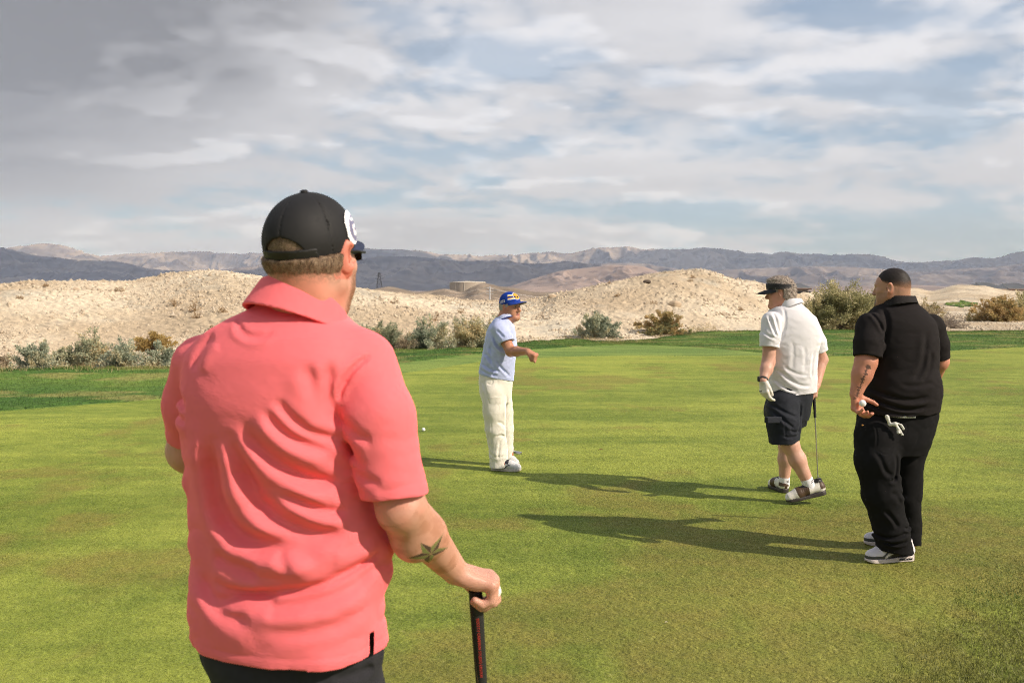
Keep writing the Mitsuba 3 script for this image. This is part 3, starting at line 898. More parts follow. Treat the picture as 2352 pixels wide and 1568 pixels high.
def strands(m, mask, n, length, width, rng, lean=(0, 0, -1), jitter=0.6, lift=0.5):
    """Short hairs as thin triangles on the masked faces of a mesh."""
    fi = np.nonzero(mask)[0]
    ar = m.area_faces[fi]
    f = fi[rng.choice(len(fi), n, p=ar / ar.sum())]
    a, b = rng.uniform(size=(2, n))
    fl = a + b > 1
    a, b = np.where(fl, 1 - a, a), np.where(fl, 1 - b, b)
    t = m.triangles[f]
    p = t[:, 0] + a[:, None] * (t[:, 1] - t[:, 0]) + b[:, None] * (t[:, 2] - t[:, 0])
    nn = m.face_normals[f]
    ln = np.asarray(lean, float)
    d = ln - nn * (nn @ ln)[:, None] + jitter * rng.normal(size=(n, 3))
    d = d - nn * (d * nn).sum(1)[:, None]
    d = d / (np.linalg.norm(d, axis=1, keepdims=True) + 1e-9)
    d = d * (1 - lift) + nn * lift
    L = length * rng.uniform(0.6, 1.3, n)[:, None]
    w = np.cross(d, nn); w /= np.linalg.norm(w, axis=1, keepdims=True) + 1e-9
    v = np.stack([p - w * width / 2, p + w * width / 2, p + d * L], 1).reshape(-1, 3)
    return trimesh.Trimesh(v, np.arange(3 * n).reshape(-1, 3), process=False)


def cap_shell(F, hd, c, r, R, thick=0.004, bottom=0.0, arch=None):
    """Crown of a cap: a shell of an ellipsoid above its band, with an opening at the back if arch is given."""
    F.ell(c, r, R, k=0)
    F.ell(c, np.asarray(r) - thick, R, k=0, kind='s')
    F.plane(np.asarray(c) + R @ np.array([0, 0, bottom]), -R[:, 2])
    if arch is not None:
        a = np.asarray(c) + R @ np.array(arch[:3])
        F.cone(a, a - R[:, 1] * 0.12, arch[3], arch[3], 0.004, kind='s')


def brim(c, R, r, length, droop, thick=0.003, n=26, m=8, spread=68, bend=0.42):
    """Curved peak of a cap from its front edge (ellipse r) outwards."""
    th = np.radians(np.linspace(-spread, spread, n))
    P = []
    for t in np.linspace(0, 1, m):
        out = length * t * np.cos(th * 90 / spread) ** 0.6
        x = (r[0] + 0.25 * out) * np.sin(th)
        y = r[1] * np.cos(th) + out
        z = -droop * (t ** 1.3) * np.cos(th) - bend * x ** 2 / r[0] * (0.3 + 0.9 * t)
        P.append(np.stack([x, y, z], -1))
    P = np.asarray(P)
    top = grid_mesh(P); bot = grid_mesh(P - [0, 0, thick])
    bot.faces = bot.faces[:, ::-1]
    E = [grid_mesh(np.stack([e, e - [0, 0, thick]])) for e in (P[-1], P[0], P[:, 0], P[:, -1])]
    mm = cat([top, bot] + E)
    mm.vertices = np.asarray(c) + mm.vertices @ np.asarray(R).T
    return mm


def palette(V, base, amp=0.10, f=60, seed=0):
    """Skin or cloth colour with a slight mottle, per vertex."""
    b = np.asarray(base, float)
    m = meshkit.fbm(np.asarray(V) * f, 3, seed)[:, None] - 0.5
    return np.clip(b * (1 + 2 * amp * m), 0, 1)


def blend(C, m, col):
    m = np.asarray(m, float)[:, None]
    return C * (1 - m) + np.asarray(col) * m


def sstep(a, b, x):
    t = np.clip((x - a) / (b - a), 0, 1)
    return t * t * (3 - 2 * t)


scene['skin'] = principled(VC, 0.48, specular=0.4, sheen=0.05)
scene['hair_matte'] = principled(VC, 0.6, specular=0.3)
scene['cloth_vc'] = principled(VC, 0.85, specular=0.25, sheen=0.3)
scene['pique'] = {'type': 'twosided', 'bsdf': {'type': 'bumpmap', 'arbitrary': proc(lambda p, n, uv: 0.6 * noise(p.x * 430, p.y * 430, p.z * 430) + 0.4 * noise(p.x * 160, p.y * 160, p.z * 320), eps=8e-4), 'scale': 0.0008,
                  'bsdf': {'type': 'principled', 'base_color': VC, 'roughness': 0.88, 'specular': 0.2, 'sheen': 0.25}}}
scene['cloth_dark'] = principled(VC, 0.9, specular=0.15, sheen=0.04)
scene['leather_vc'] = principled(VC, 0.45, specular=0.5)
scene['chrome'] = principled((0.62, 0.62, 0.63), 0.22, metallic=1.0)
scene['rubber_black'] = principled((0.018, 0.018, 0.018), 0.6, specular=0.4)
scene['ball_white'] = principled((0.80, 0.80, 0.80), 0.25, specular=0.5, clearcoat=0.5)


def ring_list(pts, y0):
    """Rings of a trunk from measured left and right edges: (height in the picture, left, right, centre y, half depth)."""
    out = []
    for py, L, R, yc, b in pts:
        a, e = W(L, py, y0), W(R, py, y0)
        out.append(((a[2] + e[2]) / 2, (a[0] + e[0]) / 2, yc, (e[0] - a[0]) / 2, b))
    return out


def sleeve(S, pts, rad, hem, tilt=(0, 0, 0), k0=0.03, k1=0.004, z0=None, z1=None, wall=0.020):
    """A short sleeve along pts that ends open at the point hem; soft at the shoulder, free of the trunk below."""
    A = Field()
    pts = [np.asarray(p, float) for p in pts]
    A.chain(pts, rad, 0.02)
    ax = unit(pts[-1] - pts[-2])
    hem = np.asarray(hem, float)
    A.plane(hem, unit(ax + np.asarray(tilt, float)))
    A.cone(hem - ax * 0.010, hem + ax * 0.05, rad[-1] - wall, rad[-1] - wall, 0.0, 's')
    z1 = pts[0][2] if z1 is None else z1
    z0 = hem[2] + 0.06 if z0 is None else z0

    def fn(P, d):
        k = k1 + (k0 - k1) * np.clip((P[..., 2] - z0) / max(z1 - z0, 0.02), 0, 1)
        v = A.eval(P) + 0.0012 * np.exp(-((np.abs((P - hem) @ ax + 0.022)) / 0.004) ** 2)
        return smin(d, v, k)
    c = sum(pts) / len(pts)
    S.op(fn, c, max(np.linalg.norm(p - c) for p in pts) + max(rad) + 0.04, 'x', 0.03)
    return hem, ax


def hollow(S, rings, z_top, t=0.009, p=2.2):
    """Empties the skirt of a shirt below z_top, so that hem and vents are real openings."""
    A = Field()
    torso(A, [(r[0] - (0.05 if i == 0 else 0), r[1], r[2], r[3] - t, r[4] - t, *r[5:]) for i, r in enumerate(sorted(rings))], p)
    S.op(lambda P: np.maximum(A.eval(P), P[..., 2] - z_top), None, None, 's')


def collar_mesh(c, n, r0, flare, h, rx=1.06, wob=0.003, thick=0.004, vox=0.0045, color=(0.8, 0.8, 0.8), stripe=None):
    """A turned-down collar: a flaring ring round the axis n."""
    K = Field()
    n = unit(n)
    cx = unit(np.cross([0, 1, 0], n)); cy = np.cross(n, cx)

    def fn(P):
        q = P - c
        z, x, y = q @ n, q @ cx, q @ cy
        a = np.arctan2(y, x)
        r = np.hypot(x / rx, y)
        R = r0 - flare * np.minimum(z, 0.012) + wob * np.sin(a * 3 + 1) - 40.0 * np.maximum(z - 0.010, 0) ** 2
        return np.maximum(np.abs(r - R) - thick, np.abs(z + 0.014 + wob * np.sin(a * 2)) - h)
    K.op(fn, c, 0.18)
    m = K.mesh(c - 0.16, c + 0.16, vox)
    C = palette(m.vertices, color, 0.03, 120, 2)
    if stripe is not None:
        z = (m.vertices - c) @ n
        C[np.abs(z + h + 0.008) < 0.0065] = stripe
    return m, C


def shoe(key, heel, toe, paint, sole_color, lift=0.0, width=1.0, ankle=0.10, vox=0.0045, label=None):
    """A low shoe from the back of the heel to the tip of the toe (both at sole level): upper and sole. paint(u, s, z) -> colours, in shoe lengths and metres."""
    heel, toe = np.asarray(heel, float), np.asarray(toe, float)
    L = np.linalg.norm(toe - heel)
    f = unit(toe - heel)
    s = unit(np.cross(f, [0, 0, 1])); u = np.cross(s, f)
    pt = lambda a, b, c: heel + f * a * L + s * b + u * c
    w = width
    flex = lambda a: lift * max(0.0, 0.45 - a) ** 1.5
    F = Field()
    F.chain([pt(0.13, 0, 0.062), pt(0.42, 0, 0.070), pt(0.66, 0, 0.052), pt(0.87, 0, 0.038)], [0.039 * w, 0.042 * w, 0.044 * w, 0.037 * w], 0.02)
    F.cone(pt(0.14, 0, 0.06), pt(0.17, 0, ankle), 0.036 * w, 0.038 * w, 0.02)
    F.cone(pt(0.26, 0, 0.075), pt(0.42, 0, 0.080), 0.036 * w, 0.027 * w, 0.02)
    F.cone(pt(0.17, 0, ankle - 0.012), pt(0.18, 0, ankle + 0.06), 0.030 * w, 0.034 * w, 0.003, 's')
    F.plane(pt(0, 0, 0.020), -u)
    F.op(lambda P: 0.0010 * np.sin(((P - heel) @ f) / L * 130) * (np.abs(((P - heel) @ f) / L - 0.50) < 0.13) * (((P - heel) @ u) > 0.062), None, None, 'add')
    lo = np.minimum(heel, toe) - 0.09; hi = np.maximum(heel, toe) + 0.09; lo[2] -= 0.03; hi[2] += 0.08
    m = F.mesh(lo, hi, vox)
    q = m.vertices - heel
    C = paint((q @ f) / L, q @ s, q @ u)
    add(key, m, 'leather_vc', True, color=C, label=label)
    B = Field()

    def sole(P):
        q = P - heel
        a, b, c = q @ f, q @ s, q @ u
        d = np.full(a.shape, 9.0)
        for a0, a1, r0, r1 in ((0.14, 0.42, 0.040, 0.036), (0.42, 0.68, 0.036, 0.045), (0.68, 0.86, 0.045, 0.040)):
            t = np.clip((a - a0 * L) / ((a1 - a0) * L), 0, 1)
            d = np.minimum(d, np.hypot(a - (a0 + t * (a1 - a0)) * L, b) - (r0 + (r1 - r0) * t) * w)
        top = 0.026 + 0.010 * np.clip(1 - a / (0.5 * L), 0, 1)
        return np.maximum(np.maximum(d, c - top), -c - 0.0 + 0.006 * np.clip((a / L - 0.8) / 0.2, 0, 1) ** 2 * 2)
    B.op(sole, (heel + toe) / 2, L)
    m = B.mesh(lo, hi, vox)
    n = key.rsplit('__', 1)
    k2 = next(x for x in reversed(list(scene)) if x.startswith(key))
    add(k2 + '__sole', m, 'leather_vc', True, color=palette(m.vertices, sole_color, 0.12, 120, 1))
    return f, s, u, L


def putter(key, grip, foot, label, head_dir, grip_len=0.26, shaft_r=0.0045, mallet=False):
    """A putter between the butt of its grip and the sole of its head."""
    grip, foot = np.asarray(grip, float), np.asarray(foot, float)
    d = unit(foot - grip)
    L = np.linalg.norm(foot - grip)
    tag(key, label, 'golf club')
    t = np.linspace(0, grip_len, 10)
    add(key + '__grip', tube([grip + d * x for x in t], np.interp(t, [0, 0.02, grip_len], [0.0125, 0.0135, 0.0105]), 14), 'rubber_black', 40)
    add(key + '__shaft', tube([grip + d * (grip_len - 0.003), foot - d * 0.03], [shaft_r + 0.0008, shaft_r], 10), 'chrome', 40)
    h = unit(np.asarray(head_dir, float))
    n = unit(np.cross(h, [0, 0, 1])); up = np.cross(n, h)
    F = Field()
    R = np.stack([h, n, up], 1)
    F.box(foot + up * 0.013 + h * 0.040, [0.055, 0.013, 0.013], R, 0.004)
    F.cone(foot + up * 0.018, foot + up * 0.050 - d * 0.005, 0.006, 0.0055, 0.004)
    if mallet:
        F.ell(foot + up * 0.012 + h * 0.04 + n * 0.02, [0.045, 0.035, 0.011], R, 0.006)
    m = F.mesh(foot - 0.12, foot + 0.12, 0.003)
    add(key + '__club_head', m, 'chrome', True)

# ------------------------------------------------------------------ the man in the coral shirt, close by, seen from behind
P1 = 'person'
tag(P1, 'heavy man in coral pink polo shirt and black cap leaning on a golf club', 'person')
YB = 2.10


def xz(px, py, y):
    q = W(px, py, y)
    return q[[0, 2]]


def pink_man():
    hd = Head(W(719, 586, YB), rot(-20, 0, 0), 1.035, jowl=0.6, ear=0.007)
    lsh, rsh = W(462, 840, 2.16), W(838, 848, 2.05)
    relb, rwri = W(922, 1168, 1.99), W(1046, 1312, 2.18)
    lelb, lwri = W(433, 1035, 2.24), W(560, 1130, 2.44)
    # ---- body: one skin surface
    F = Field()
    hd.add(F)
    neck0 = W(698, 705, 2.10)
    F.cone(hd.pt(0, -0.030, -0.055), neck0, 0.068, 0.068, 0.03)
    F.ell(hd.pt(0.0, -0.058, -0.085), np.array([0.060, 0.026, 0.045]), hd.R, 0.03)
    F.cone(neck0, W(680, 850, 2.11), 0.066, 0.10, 0.04)
    F.cone(lsh, rsh, 0.055, 0.055, 0.06)
    F.cone(W(660, 850, 2.11), W(665, 1400, 2.1), 0.11, 0.13, 0.05)
    F.chain([rsh, relb], [0.058, 0.049], 0.03)
    fa = relb * 0.62 + rwri * 0.38
    F.chain([relb, fa, rwri], [0.047, 0.046, 0.029], 0.02)
    F.ell(relb * 0.72 + rwri * 0.28 + np.array([-0.012, -0.01, -0.008]), [0.045, 0.045, 0.06], None, 0.03)
    F.chain([lsh, lelb], [0.055, 0.046], 0.03)
    F.chain([lelb, lelb * 0.6 + lwri * 0.4, lwri], [0.046, 0.044, 0.030], 0.02)
    for sx, kx, ax in ((600, 560, 545), (775, 800, 815)):
        F.chain([W(sx, 1520, 2.1), np.array([W(kx, 1560, 2.12)[0], 2.16, 0.48]), np.array([W(ax, 1560, 2.12)[0], 2.12, 0.09])], [0.085, 0.055, 0.04], 0.03)
    grip_top = W(1093, 1372, 2.216)
    f = unit([0.86, 0.28, -0.34])
    tips = hand(F, rwri, f, [-0.25, 0.05, -1], [-0.30, 0.95, 0.0], 1.03, curl=(48, 58, 66, 70), curl2=(62, 70, 74, 70), spread=3, thumb_dir=[0.35, 0.55, -0.75], k=0.005)
    hand(F, lwri, unit(lwri - lelb), [0.3, -1, 0], [0.2, 0.1, 1], 1.03)
    # skin folds at the nape
    m = F.mesh([-0.80, 1.80, 0.03], [0.16, 2.72, 1.90], 0.0035)
    V = m.vertices
    C = palette(V, (0.54, 0.285, 0.21), 0.12, 30, 1)
    C = blend(C, 0.45 * sstep(0.55, 0.75, meshkit.fbm(V * 14, 3, 3)), (0.60, 0.22, 0.15))
    q = hd.local(V)
    C = blend(C, ((np.abs(q[:, 0]) > 0.073) & (q[:, 2] > -0.05)) * 0.7, (0.60, 0.155, 0.105))
    red = sstep(-0.20, -0.10, q[:, 2]) * (q[:, 1] < 0.03) * (q[:, 2] < -0.02)
    C = blend(C, 0.55 * red * sstep(0.3, 0.6, meshkit.fbm(V * 9, 3, 8)), (0.62, 0.20, 0.13))
    stub = (q[:, 1] < 0.02) * (np.abs(q[:, 0]) < 0.078) * sstep(-0.068, -0.036, q[:, 2]) * (q[:, 2] < -0.02)
    C = blend(C, stub * (0.35 + 0.65 * (meshkit.noise(V * 400, 6) > 0.45)) * 0.75, (0.20, 0.125, 0.075))
    beard = sstep(0.022, 0.05, q[:, 1] - 0.15 * (q[:, 2] + 0.05)) * sstep(-0.02, -0.045, q[:, 2]) * (q[:, 2] > -0.14)
    grain = 0.55 + 0.45 * (meshkit.noise(V * 420, 5) > 0.35)
    C = blend(C, beard * grain * 0.85, (0.17, 0.085, 0.045))
    hd.paint(V, C, eyes=True)
    arm = ((V - relb) @ unit(rwri - relb))
    near = (arm > -0.02) & (arm < 0.22) & (V[:, 0] > W(850, 1200, 2.1)[0])
    C[near] = blend(C, 0.22 + 0.55 * sstep(0.45, 0.7, meshkit.fbm(V * np.array([40, 40, 40]), 3, 12)), (0.38, 0.175, 0.105))[near]
    # star tattoo on the outside of the right forearm: a five pointed star in two tones, ink under the skin
    yt = 2.05
    tipsd = [(972, 1228), (1019, 1221), (1028, 1262), (981, 1300), (941, 1267)]
    outer = [xz(a, b, yt) for a, b in tipsd]
    c0 = xz(993, 1262, yt)
    inner = [c0 + ((outer[i] + outer[(i + 1) % 5]) / 2 - c0) * 0.50 for i in range(5)]
    tris = []
    for i in range(5):
        tris += [(c0, outer[i], inner[i], True), (c0, inner[i - 1], outer[i], False)]

    def inside(p, t):
        a, b, c = t[:3]
        if (b[0] - a[0]) * (c[1] - a[1]) - (b[1] - a[1]) * (c[0] - a[0]) < 0:
            b, c = c, b
        d = mi.Float(1.0)
        for u, v in ((a, b), (b, c), (c, a)):
            e = (v - u) / np.linalg.norm(v - u)
            d = dr.minimum(d, (p.z - float(u[1])) * float(e[0]) - (p.x - float(u[0])) * float(e[1]))
        return d

    def star(p, n, uv, dark_only=False):
        d = mi.Float(-1.0)
        for t in tris:
            if t[3] or not dark_only:
                d = dr.maximum(d, inside(p, t))
        on = dr.select((p.y < float(relb[1] + 0.11)) & (n.y < 0.25) & (p.z < float(relb[2])), 1.0, 0.0)
        return on * smoothstep(-0.0010, 0.0010, d + 0.0006 * (noise(p.x * 700, p.y * 700, p.z * 700) - 0.5))

    ink = lambda p, n, uv: mix(mi.Color3f(0.115, 0.165, 0.045), mi.Color3f(0.012, 0.016, 0.014), star(p, n, uv, True)) * (0.8 + 0.4 * noise(p.x * 420, p.y * 420, p.z * 420))
    scene['skin_inked'] = {'type': 'blendbsdf', 'weight': proc(lambda p, n, uv: 0.88 * star(p, n, uv)), 'a': {'type': 'ref', 'id': 'skin'}, 'b': principled(proc(ink), 0.5, specular=0.4)}
    # white tape round two fingers
    add(P1 + '__body', m, 'skin_inked', True, color=C)
    t_ = unit(np.array([-0.30, 0.95, 0.0]) - f * np.dot([-0.30, 0.95, 0.0], f))
    n_ = unit(np.array([-0.25, 0.05, -1.0]) - f * np.dot([-0.25, 0.05, -1.0], f))
    TP = Field()
    for o, a0, a1, rr in ((0.031, 0.080, 0.104, 0.0165), (0.010, 0.088, 0.106, 0.0160)):
        TP.cone(rwri + 1.03 * (f * a0 + t_ * o), rwri + 1.03 * (f * a1 + t_ * o + n_ * (a1 - 0.088) * 1.1), rr, rr - 0.001, 0.004)
    TP.op(lambda P: 0.002 * (meshkit.fbm(P * 120, 2, 4) - 0.5), None, None, 'add')
    c = rwri + f * 0.095
    tm = TP.mesh(c - 0.07, c + 0.07, 0.003)
    scene['tape_white'] = principled((0.72, 0.71, 0.68), 0.9)
    add(P1 + '__finger_tape', tm, 'tape_white', True, label='white tape wrapped round the knuckles')

    # ---- shirt
    S = Field()
    rings = []
    for py, L, R, yc, b in [(668, 612, 752, 2.125, 0.060), (700, 586, 772, 2.115, 0.080), (735, 522, 806, 2.10, 0.108), (775, 464, 852, 2.09, 0.135), (830, 430, 868, 2.085, 0.155), (920, 426, 850, 2.085, 0.166), (1000, 425, 850, 2.09, 0.160), (1060, 425, 860, 2.1, 0.154),
                            (1150, 426, 882, 2.11, 0.155), (1230, 430, 900, 2.11, 0.160), (1290, 437, 899, 2.11, 0.164), (1356, 434, 884, 2.10, 0.162), (1400, 432, 882, 2.10, 0.162), (1445, 441, 885, 2.10, 0.163), (1490, 456, 890, 2.10, 0.164), (1600, 462, 893, 2.10, 0.164)]:
        a, e = W(L, py, YB), W(R, py, YB)
        yw = math.radians(-20) * float(np.clip((py - 690) / 90, 0, 1))          # turned a little to the right
        hw = math.sqrt(((e[0] - a[0]) / 2) ** 2 - (b * math.sin(yw)) ** 2) / math.cos(yw)
        rings.append(((a[2] + e[2]) / 2, (a[0] + e[0]) / 2, yc, hw, b, yw))
    torso(S, rings, 2.3)
    hem_z = 0.902
    Sr = Field()
    Sr.chain([W(830, 838, 2.05), W(870, 960, 1.995), W(911, 1175, 1.98)], [0.073, 0.0720, 0.0680], 0.02)
    rax = unit(W(911, 1168, 1.98) - W(880, 1000, 1.99))
    rh = W(907, 1139, 1.98)
    Sr.plane(rh, rax + np.array([-0.06, 0.0, 0]))
    Sr.cone(rh - rax * 0.010, rh + rax * 0.05, 0.048, 0.048, 0.0, 's')

    def blend_sleeve(f, z0, z1, k0, k1):
        def fn(P, d):
            k = k1 + (k0 - k1) * np.clip((P[..., 2] - z0) / (z1 - z0), 0, 1)
            return smin(d, f.eval(P), k)
        return fn
    S.op(blend_sleeve(Sr, W(800, 960, 2.0)[2], W(800, 850, 2.0)[2], 0.030, 0.003), W(870, 1000, 2.01), 0.32, 'x', 0.03)
    Sl = Field()
    Sl.chain([W(470, 842, 2.15), W(446, 930, 2.19), W(447, 1010, 2.245)], [0.070, 0.066, 0.064], 0.02)
    lax = unit(W(447, 1010, 2.245) - W(446, 930, 2.19))
    lh = W(447, 990, 2.235)
    Sl.plane(lh, lax)
    Sl.cone(lh - lax * 0.015, lh + lax * 0.05, 0.044, 0.044, 0.0, 's')
    S.op(blend_sleeve(Sl, W(450, 930, 2.1)[2], W(450, 840, 2.1)[2], 0.030, 0.003), W(450, 930, 2.19), 0.25, 'x', 0.03)
    hollow(S, rings, 0.955, 0.016, 2.3)
    S.plane([0, 0, hem_z], [0, 0, -1])
    # neck opening
    S.cone(neck0 - [0, 0, 0.03], neck0 + [0, 0, 0.2], 0.062, 0.062, 0.004, 's')
    yb = 1.945
    fr = ([0, 2.06, 0], [1, 0, 0], [0, 0, 1], [0, -1, 0])
    L = lambda *p: [xz(a, b, yb) for a, b in p]
    lines = [
        (L((492, 960), (482, 1040), (486, 1142), (514, 1212), (554, 1241), (610, 1245), (672, 1252), (739, 1270), (790, 1284)), 0.021, 0.021, 0.8),
        (L((530, 962), (538, 1015), (556, 1062), (572, 1108), (596, 1155), (632, 1188), (680, 1212), (739, 1228), (806, 1230)), 0.020, 0.019, 0.8),
        (L((566, 955), (590, 1012), (634, 1053), (688, 1088), (739, 1107), (784, 1108)), 0.016, 0.015, 0.8),
        (L((620, 925), (652, 978), (699, 1012), (765, 1034)), 0.011, 0.012, 0.8),
        (L((640, 905), (676, 955), (724, 992), (775, 1010)), 0.009, 0.010, 0.8),
        (L((640, 1128), (690, 1150), (740, 1172), (800, 1180)), 0.010, 0.011, 0.7),
        (L((704, 825), (725, 880), (745, 933), (768, 985)), 0.006, 0.015, 0.8),
        (L((760, 820), (756, 880), (764, 940), (780, 985)), 0.007, 0.010, 0.6),
        (L((468, 1285), (514, 1297), (560, 1310), (600, 1312)), 0.015, 0.017, 0.5),
        (L((450, 1330), (500, 1362), (560, 1369), (638, 1362), (739, 1343), (832, 1305), (875, 1280)), 0.022, 0.012, -0.5),
        (L((480, 1398), (520, 1385), (571, 1375), (640, 1380)), 0.012, 0.012, 0.6),
        (L((436, 1330), (470, 1390), (520, 1420), (580, 1425)), 0.010, 0.016, 0.5),
        (L((640, 1262), (655, 1285), (668, 1310)), 0.006, 0.012, 0.4),
        (L((560, 1400), (680, 1392), (790, 1370), (850, 1345)), 0.007, 0.014, 0.6),
        (L((590, 1440), (700, 1445), (820, 1425)), 0.004, 0.014, 0.6),
        # seams
        (L((853, 815), (808, 850), (786, 885), (773, 930)), 0.0065, 0.006, 0.5),
        (L((523, 722), (527, 752), (546, 769), (576, 778), (606, 772), (624, 758)), 0.0060, 0.006, 0.5),
        (L((528, 722), (532, 748), (550, 763), (576, 771), (602, 766)), 0.0030, 0.005, 0.4),
        (L((590, 700), (640, 712), (720, 718)), 0.006, 0.010, 0.4),
        (L((425, 860), (445, 800), (470, 770)), 0.008, 0.012, 0.5),
    ]
    S.op(folds(lines, fr), None, None, 'add')
    # sleeve creases
    frs = ([0, 2.09, 0], [1, 0, 0], [0, 0, 1], [0, -1, 0])
    Ls = lambda *p: [xz(a, b, 2.0) for a, b in p]
    S.op(folds([(Ls((800, 1000), (820, 1040), (850, 1062)), 0.008, 0.010, 0.6), (Ls((790, 950), (830, 985), (870, 1000)), 0.006, 0.010, 0.6), (Ls((812, 1060), (850, 1085), (890, 1090)), 0.006, 0.010, 0.5),
                (Ls((385, 900), (410, 930), (430, 935)), 0.009, 0.012, 0.6), (Ls((380, 945), (405, 962), (428, 962)), 0.008, 0.010, 0.6)], frs), None, None, 'add')

    def cloth(P):
        w = np.clip((W(600, 950, yb)[2] - P[..., 2]) / 0.12, 0, 1)
        r = meshkit.fbm(P * np.array([9, 9, 15]) + 3.3, 2, 6)
        r2 = meshkit.fbm(P * np.array([26, 26, 34]) + 1.3, 2, 7)
        hem = np.abs(P[..., 2] - hem_z - 0.024)
        step = 0.0012 * np.exp(-(hem / 0.0035) ** 2)
        hs = np.abs((P - rh) @ rax + 0.022)
        step = step + 0.0009 * np.exp(-(hs / 0.0035) ** 2) * (P[..., 0] > rh[0] - 0.1)
        return (0.3 + 0.7 * w) * 0.006 * (0.5 - np.abs(r - 0.5) * 3) + 0.0011 * (r2 - 0.5) * (0.35 + 0.65 * w) + 0.0005 * (meshkit.noise(P * np.array([70, 70, 95]), 17) - 0.5) + step
    S.op(cloth, None, None, 'add')
    # side vent
    S.box([W(851, 1485, 2.0)[0], 2.0, hem_z + 0.014], [0.0042, 0.08, 0.034], None, 0, 0.001, 's')
    m = S.mesh([-0.82, 1.80, 0.89], [0.02, 2.40, 1.70], 0.0038)
    C = palette(m.vertices, (0.80, 0.160, 0.180), 0.03, 160, 2)
    add(P1 + '__shirt', m, 'pique', True, color=C, label='coral pink short sleeved polo shirt with deep drape folds')
    # collar
    K = Field()
    cn = unit([0.28, 0.25, 1.0])
    cx = unit(np.cross([0, 1, 0], cn)); cy = np.cross(cn, cx)
    cc = W(691, 688, 2.088)

    def collar(P):
        q = P - cc
        h = q @ cn
        x, y = q @ cx, q @ cy
        r = np.hypot(x / 1.06, y)
        Rr = 0.0885 - 0.30 * np.minimum(h, 0.012) + 0.002 * np.sin(np.arctan2(y, x) * 3 + 1)
        Rr = Rr - 40.0 * np.maximum(h - 0.010, 0) ** 2
        ca = np.clip(np.cos(np.arctan2(y, x) - 0.45), 0, 1)
        return np.maximum(np.abs(r - Rr) - 0.0042, np.maximum(h - 0.020 + 0.026 * ca ** 1.5, -h - 0.048))
    K.op(collar, cc, 0.16)
    m = K.mesh(cc - 0.15, cc + [0.15, 0.15, 0.14], 0.0034)
    add(P1 + '__shirt__collar', m, 'pique', True, color=palette(m.vertices, (0.80, 0.160, 0.180), 0.03, 160, 2))

    # ---- trousers
    Tr = Field()
    rings = []
    for py, L, R, b in [(1400, 470, 880, 0.13), (1480, 463, 884, 0.145), (1568, 497, 874, 0.148), (1680, 520, 880, 0.14)]:
        a, e = W(L, py, YB), W(R, py, YB)
        rings.append((a[2], (a[0] + e[0]) / 2, 2.105, (e[0] - a[0]) / 2, b))
    torso(Tr, rings, 2.3)
    for sx, kx, ax in ((600, 560, 545), (778, 800, 815)):
        Tr.chain([W(sx, 1640, 2.1), np.array([W(kx, 1560, 2.12)[0], 2.15, 0.48]), np.array([W(ax, 1560, 2.12)[0], 2.12, 0.06])], [0.105, 0.082, 0.072], 0.04)
    frt = ([0, 2.06, 0], [1, 0, 0], [0, 0, 1], [0, -1, 0])
    Lt = lambda *p: [xz(a, b, 1.97) for a, b in p]
    Tr.op(folds([(Lt((845, 1500), (862, 1540), (858, 1600)), 0.007, 0.006, 0.4), (Lt((690, 1540), (700, 1640), (705, 1700)), 0.006, 0.006, 0.3), (Lt((760, 1570), (800, 1560), (850, 1572)), 0.006, 0.010, 0.6)], frt), None, None, 'add')
    Tr.op(wrinkle(0.004, 14, 9, (1, 1, 0.6)), None, None, 'add')
    m = Tr.mesh([-0.75, 1.85, 0.02], [-0.05, 2.42, 1.02], 0.006)
    add(P1 + '__trousers', m, 'cloth_vc', True, color=palette(m.vertices, (0.022, 0.022, 0.027), 0.15, 90, 3))
    for ax in (545, 815):
        Sh = Field()
        x0 = W(ax, 1560, 2.12)[0]
        Sh.ell([x0, 2.20, 0.055], [0.05, 0.155, 0.055], None, 0.02)
        Sh.ell([x0, 2.12, 0.09], [0.045, 0.06, 0.06], None, 0.03)
        Sh.plane([0, 0, 0.012], [0, 0, -1])
        m = Sh.mesh([x0 - 0.08, 2.0, -0.01], [x0 + 0.08, 2.42, 0.17], 0.006)
        add(P1 + '__shoe', m, 'cloth_vc', True, color=palette(m.vertices, (0.04, 0.04, 0.045), 0.1))

    # ---- hair, cap, sunglasses
    H = Field()
    hd.add(H, skull_only=True, grow=0.0085)
    for o in ((0, -0.030, -0.045),):
        H.cone(hd.pt(*o), hd.pt(0, -0.040, -0.09), 0.074, 0.070, 0.03)
    H.plane(hd.pt(0, 0, -0.044), -hd.R[:, 2])
    H.plane(hd.pt(0, 0.022, 0.0), hd.R @ unit([0, 1, -0.75]))
    def taper(P):
        z = ((P - hd.o) @ hd.R)[..., 2] / hd.s
        return 0.0080 * sstep(-0.014, -0.046, z) + 0.0030 * (meshkit.fbm(P * 90, 2, 4) - 0.5)
    H.op(taper, None, None, 'add')
    crh, cch = rot(-20, 11, 0), hd.pt(0, -0.014, 0.032)

    def under_cap(P, d):
        q = (P - cch) @ crh
        e = (np.linalg.norm(q / (np.array([0.0885, 0.114, 0.0985]) - 0.0055), axis=-1) - 1) * 0.09
        return np.where(q[..., 2] > -0.027, np.maximum(d, e), d)
    H.op(under_cap, cch, 0.3, 'x')
    m = H.mesh(hd.o - 0.16, hd.o + [0.16, 0.16, 0.18], 0.0034)
    V = m.vertices
    g = meshkit.fbm(V * np.array([120, 120, 40]), 3, 9)
    C = blend(np.tile([0.115, 0.072, 0.044], (len(V), 1)), sstep(0.4, 0.62, g), (0.27, 0.185, 0.12))
    add(P1 + '__hair', m, 'hair_matte', True, color=C, label='short cropped light brown hair')
    q = hd.local(m.triangles_center)
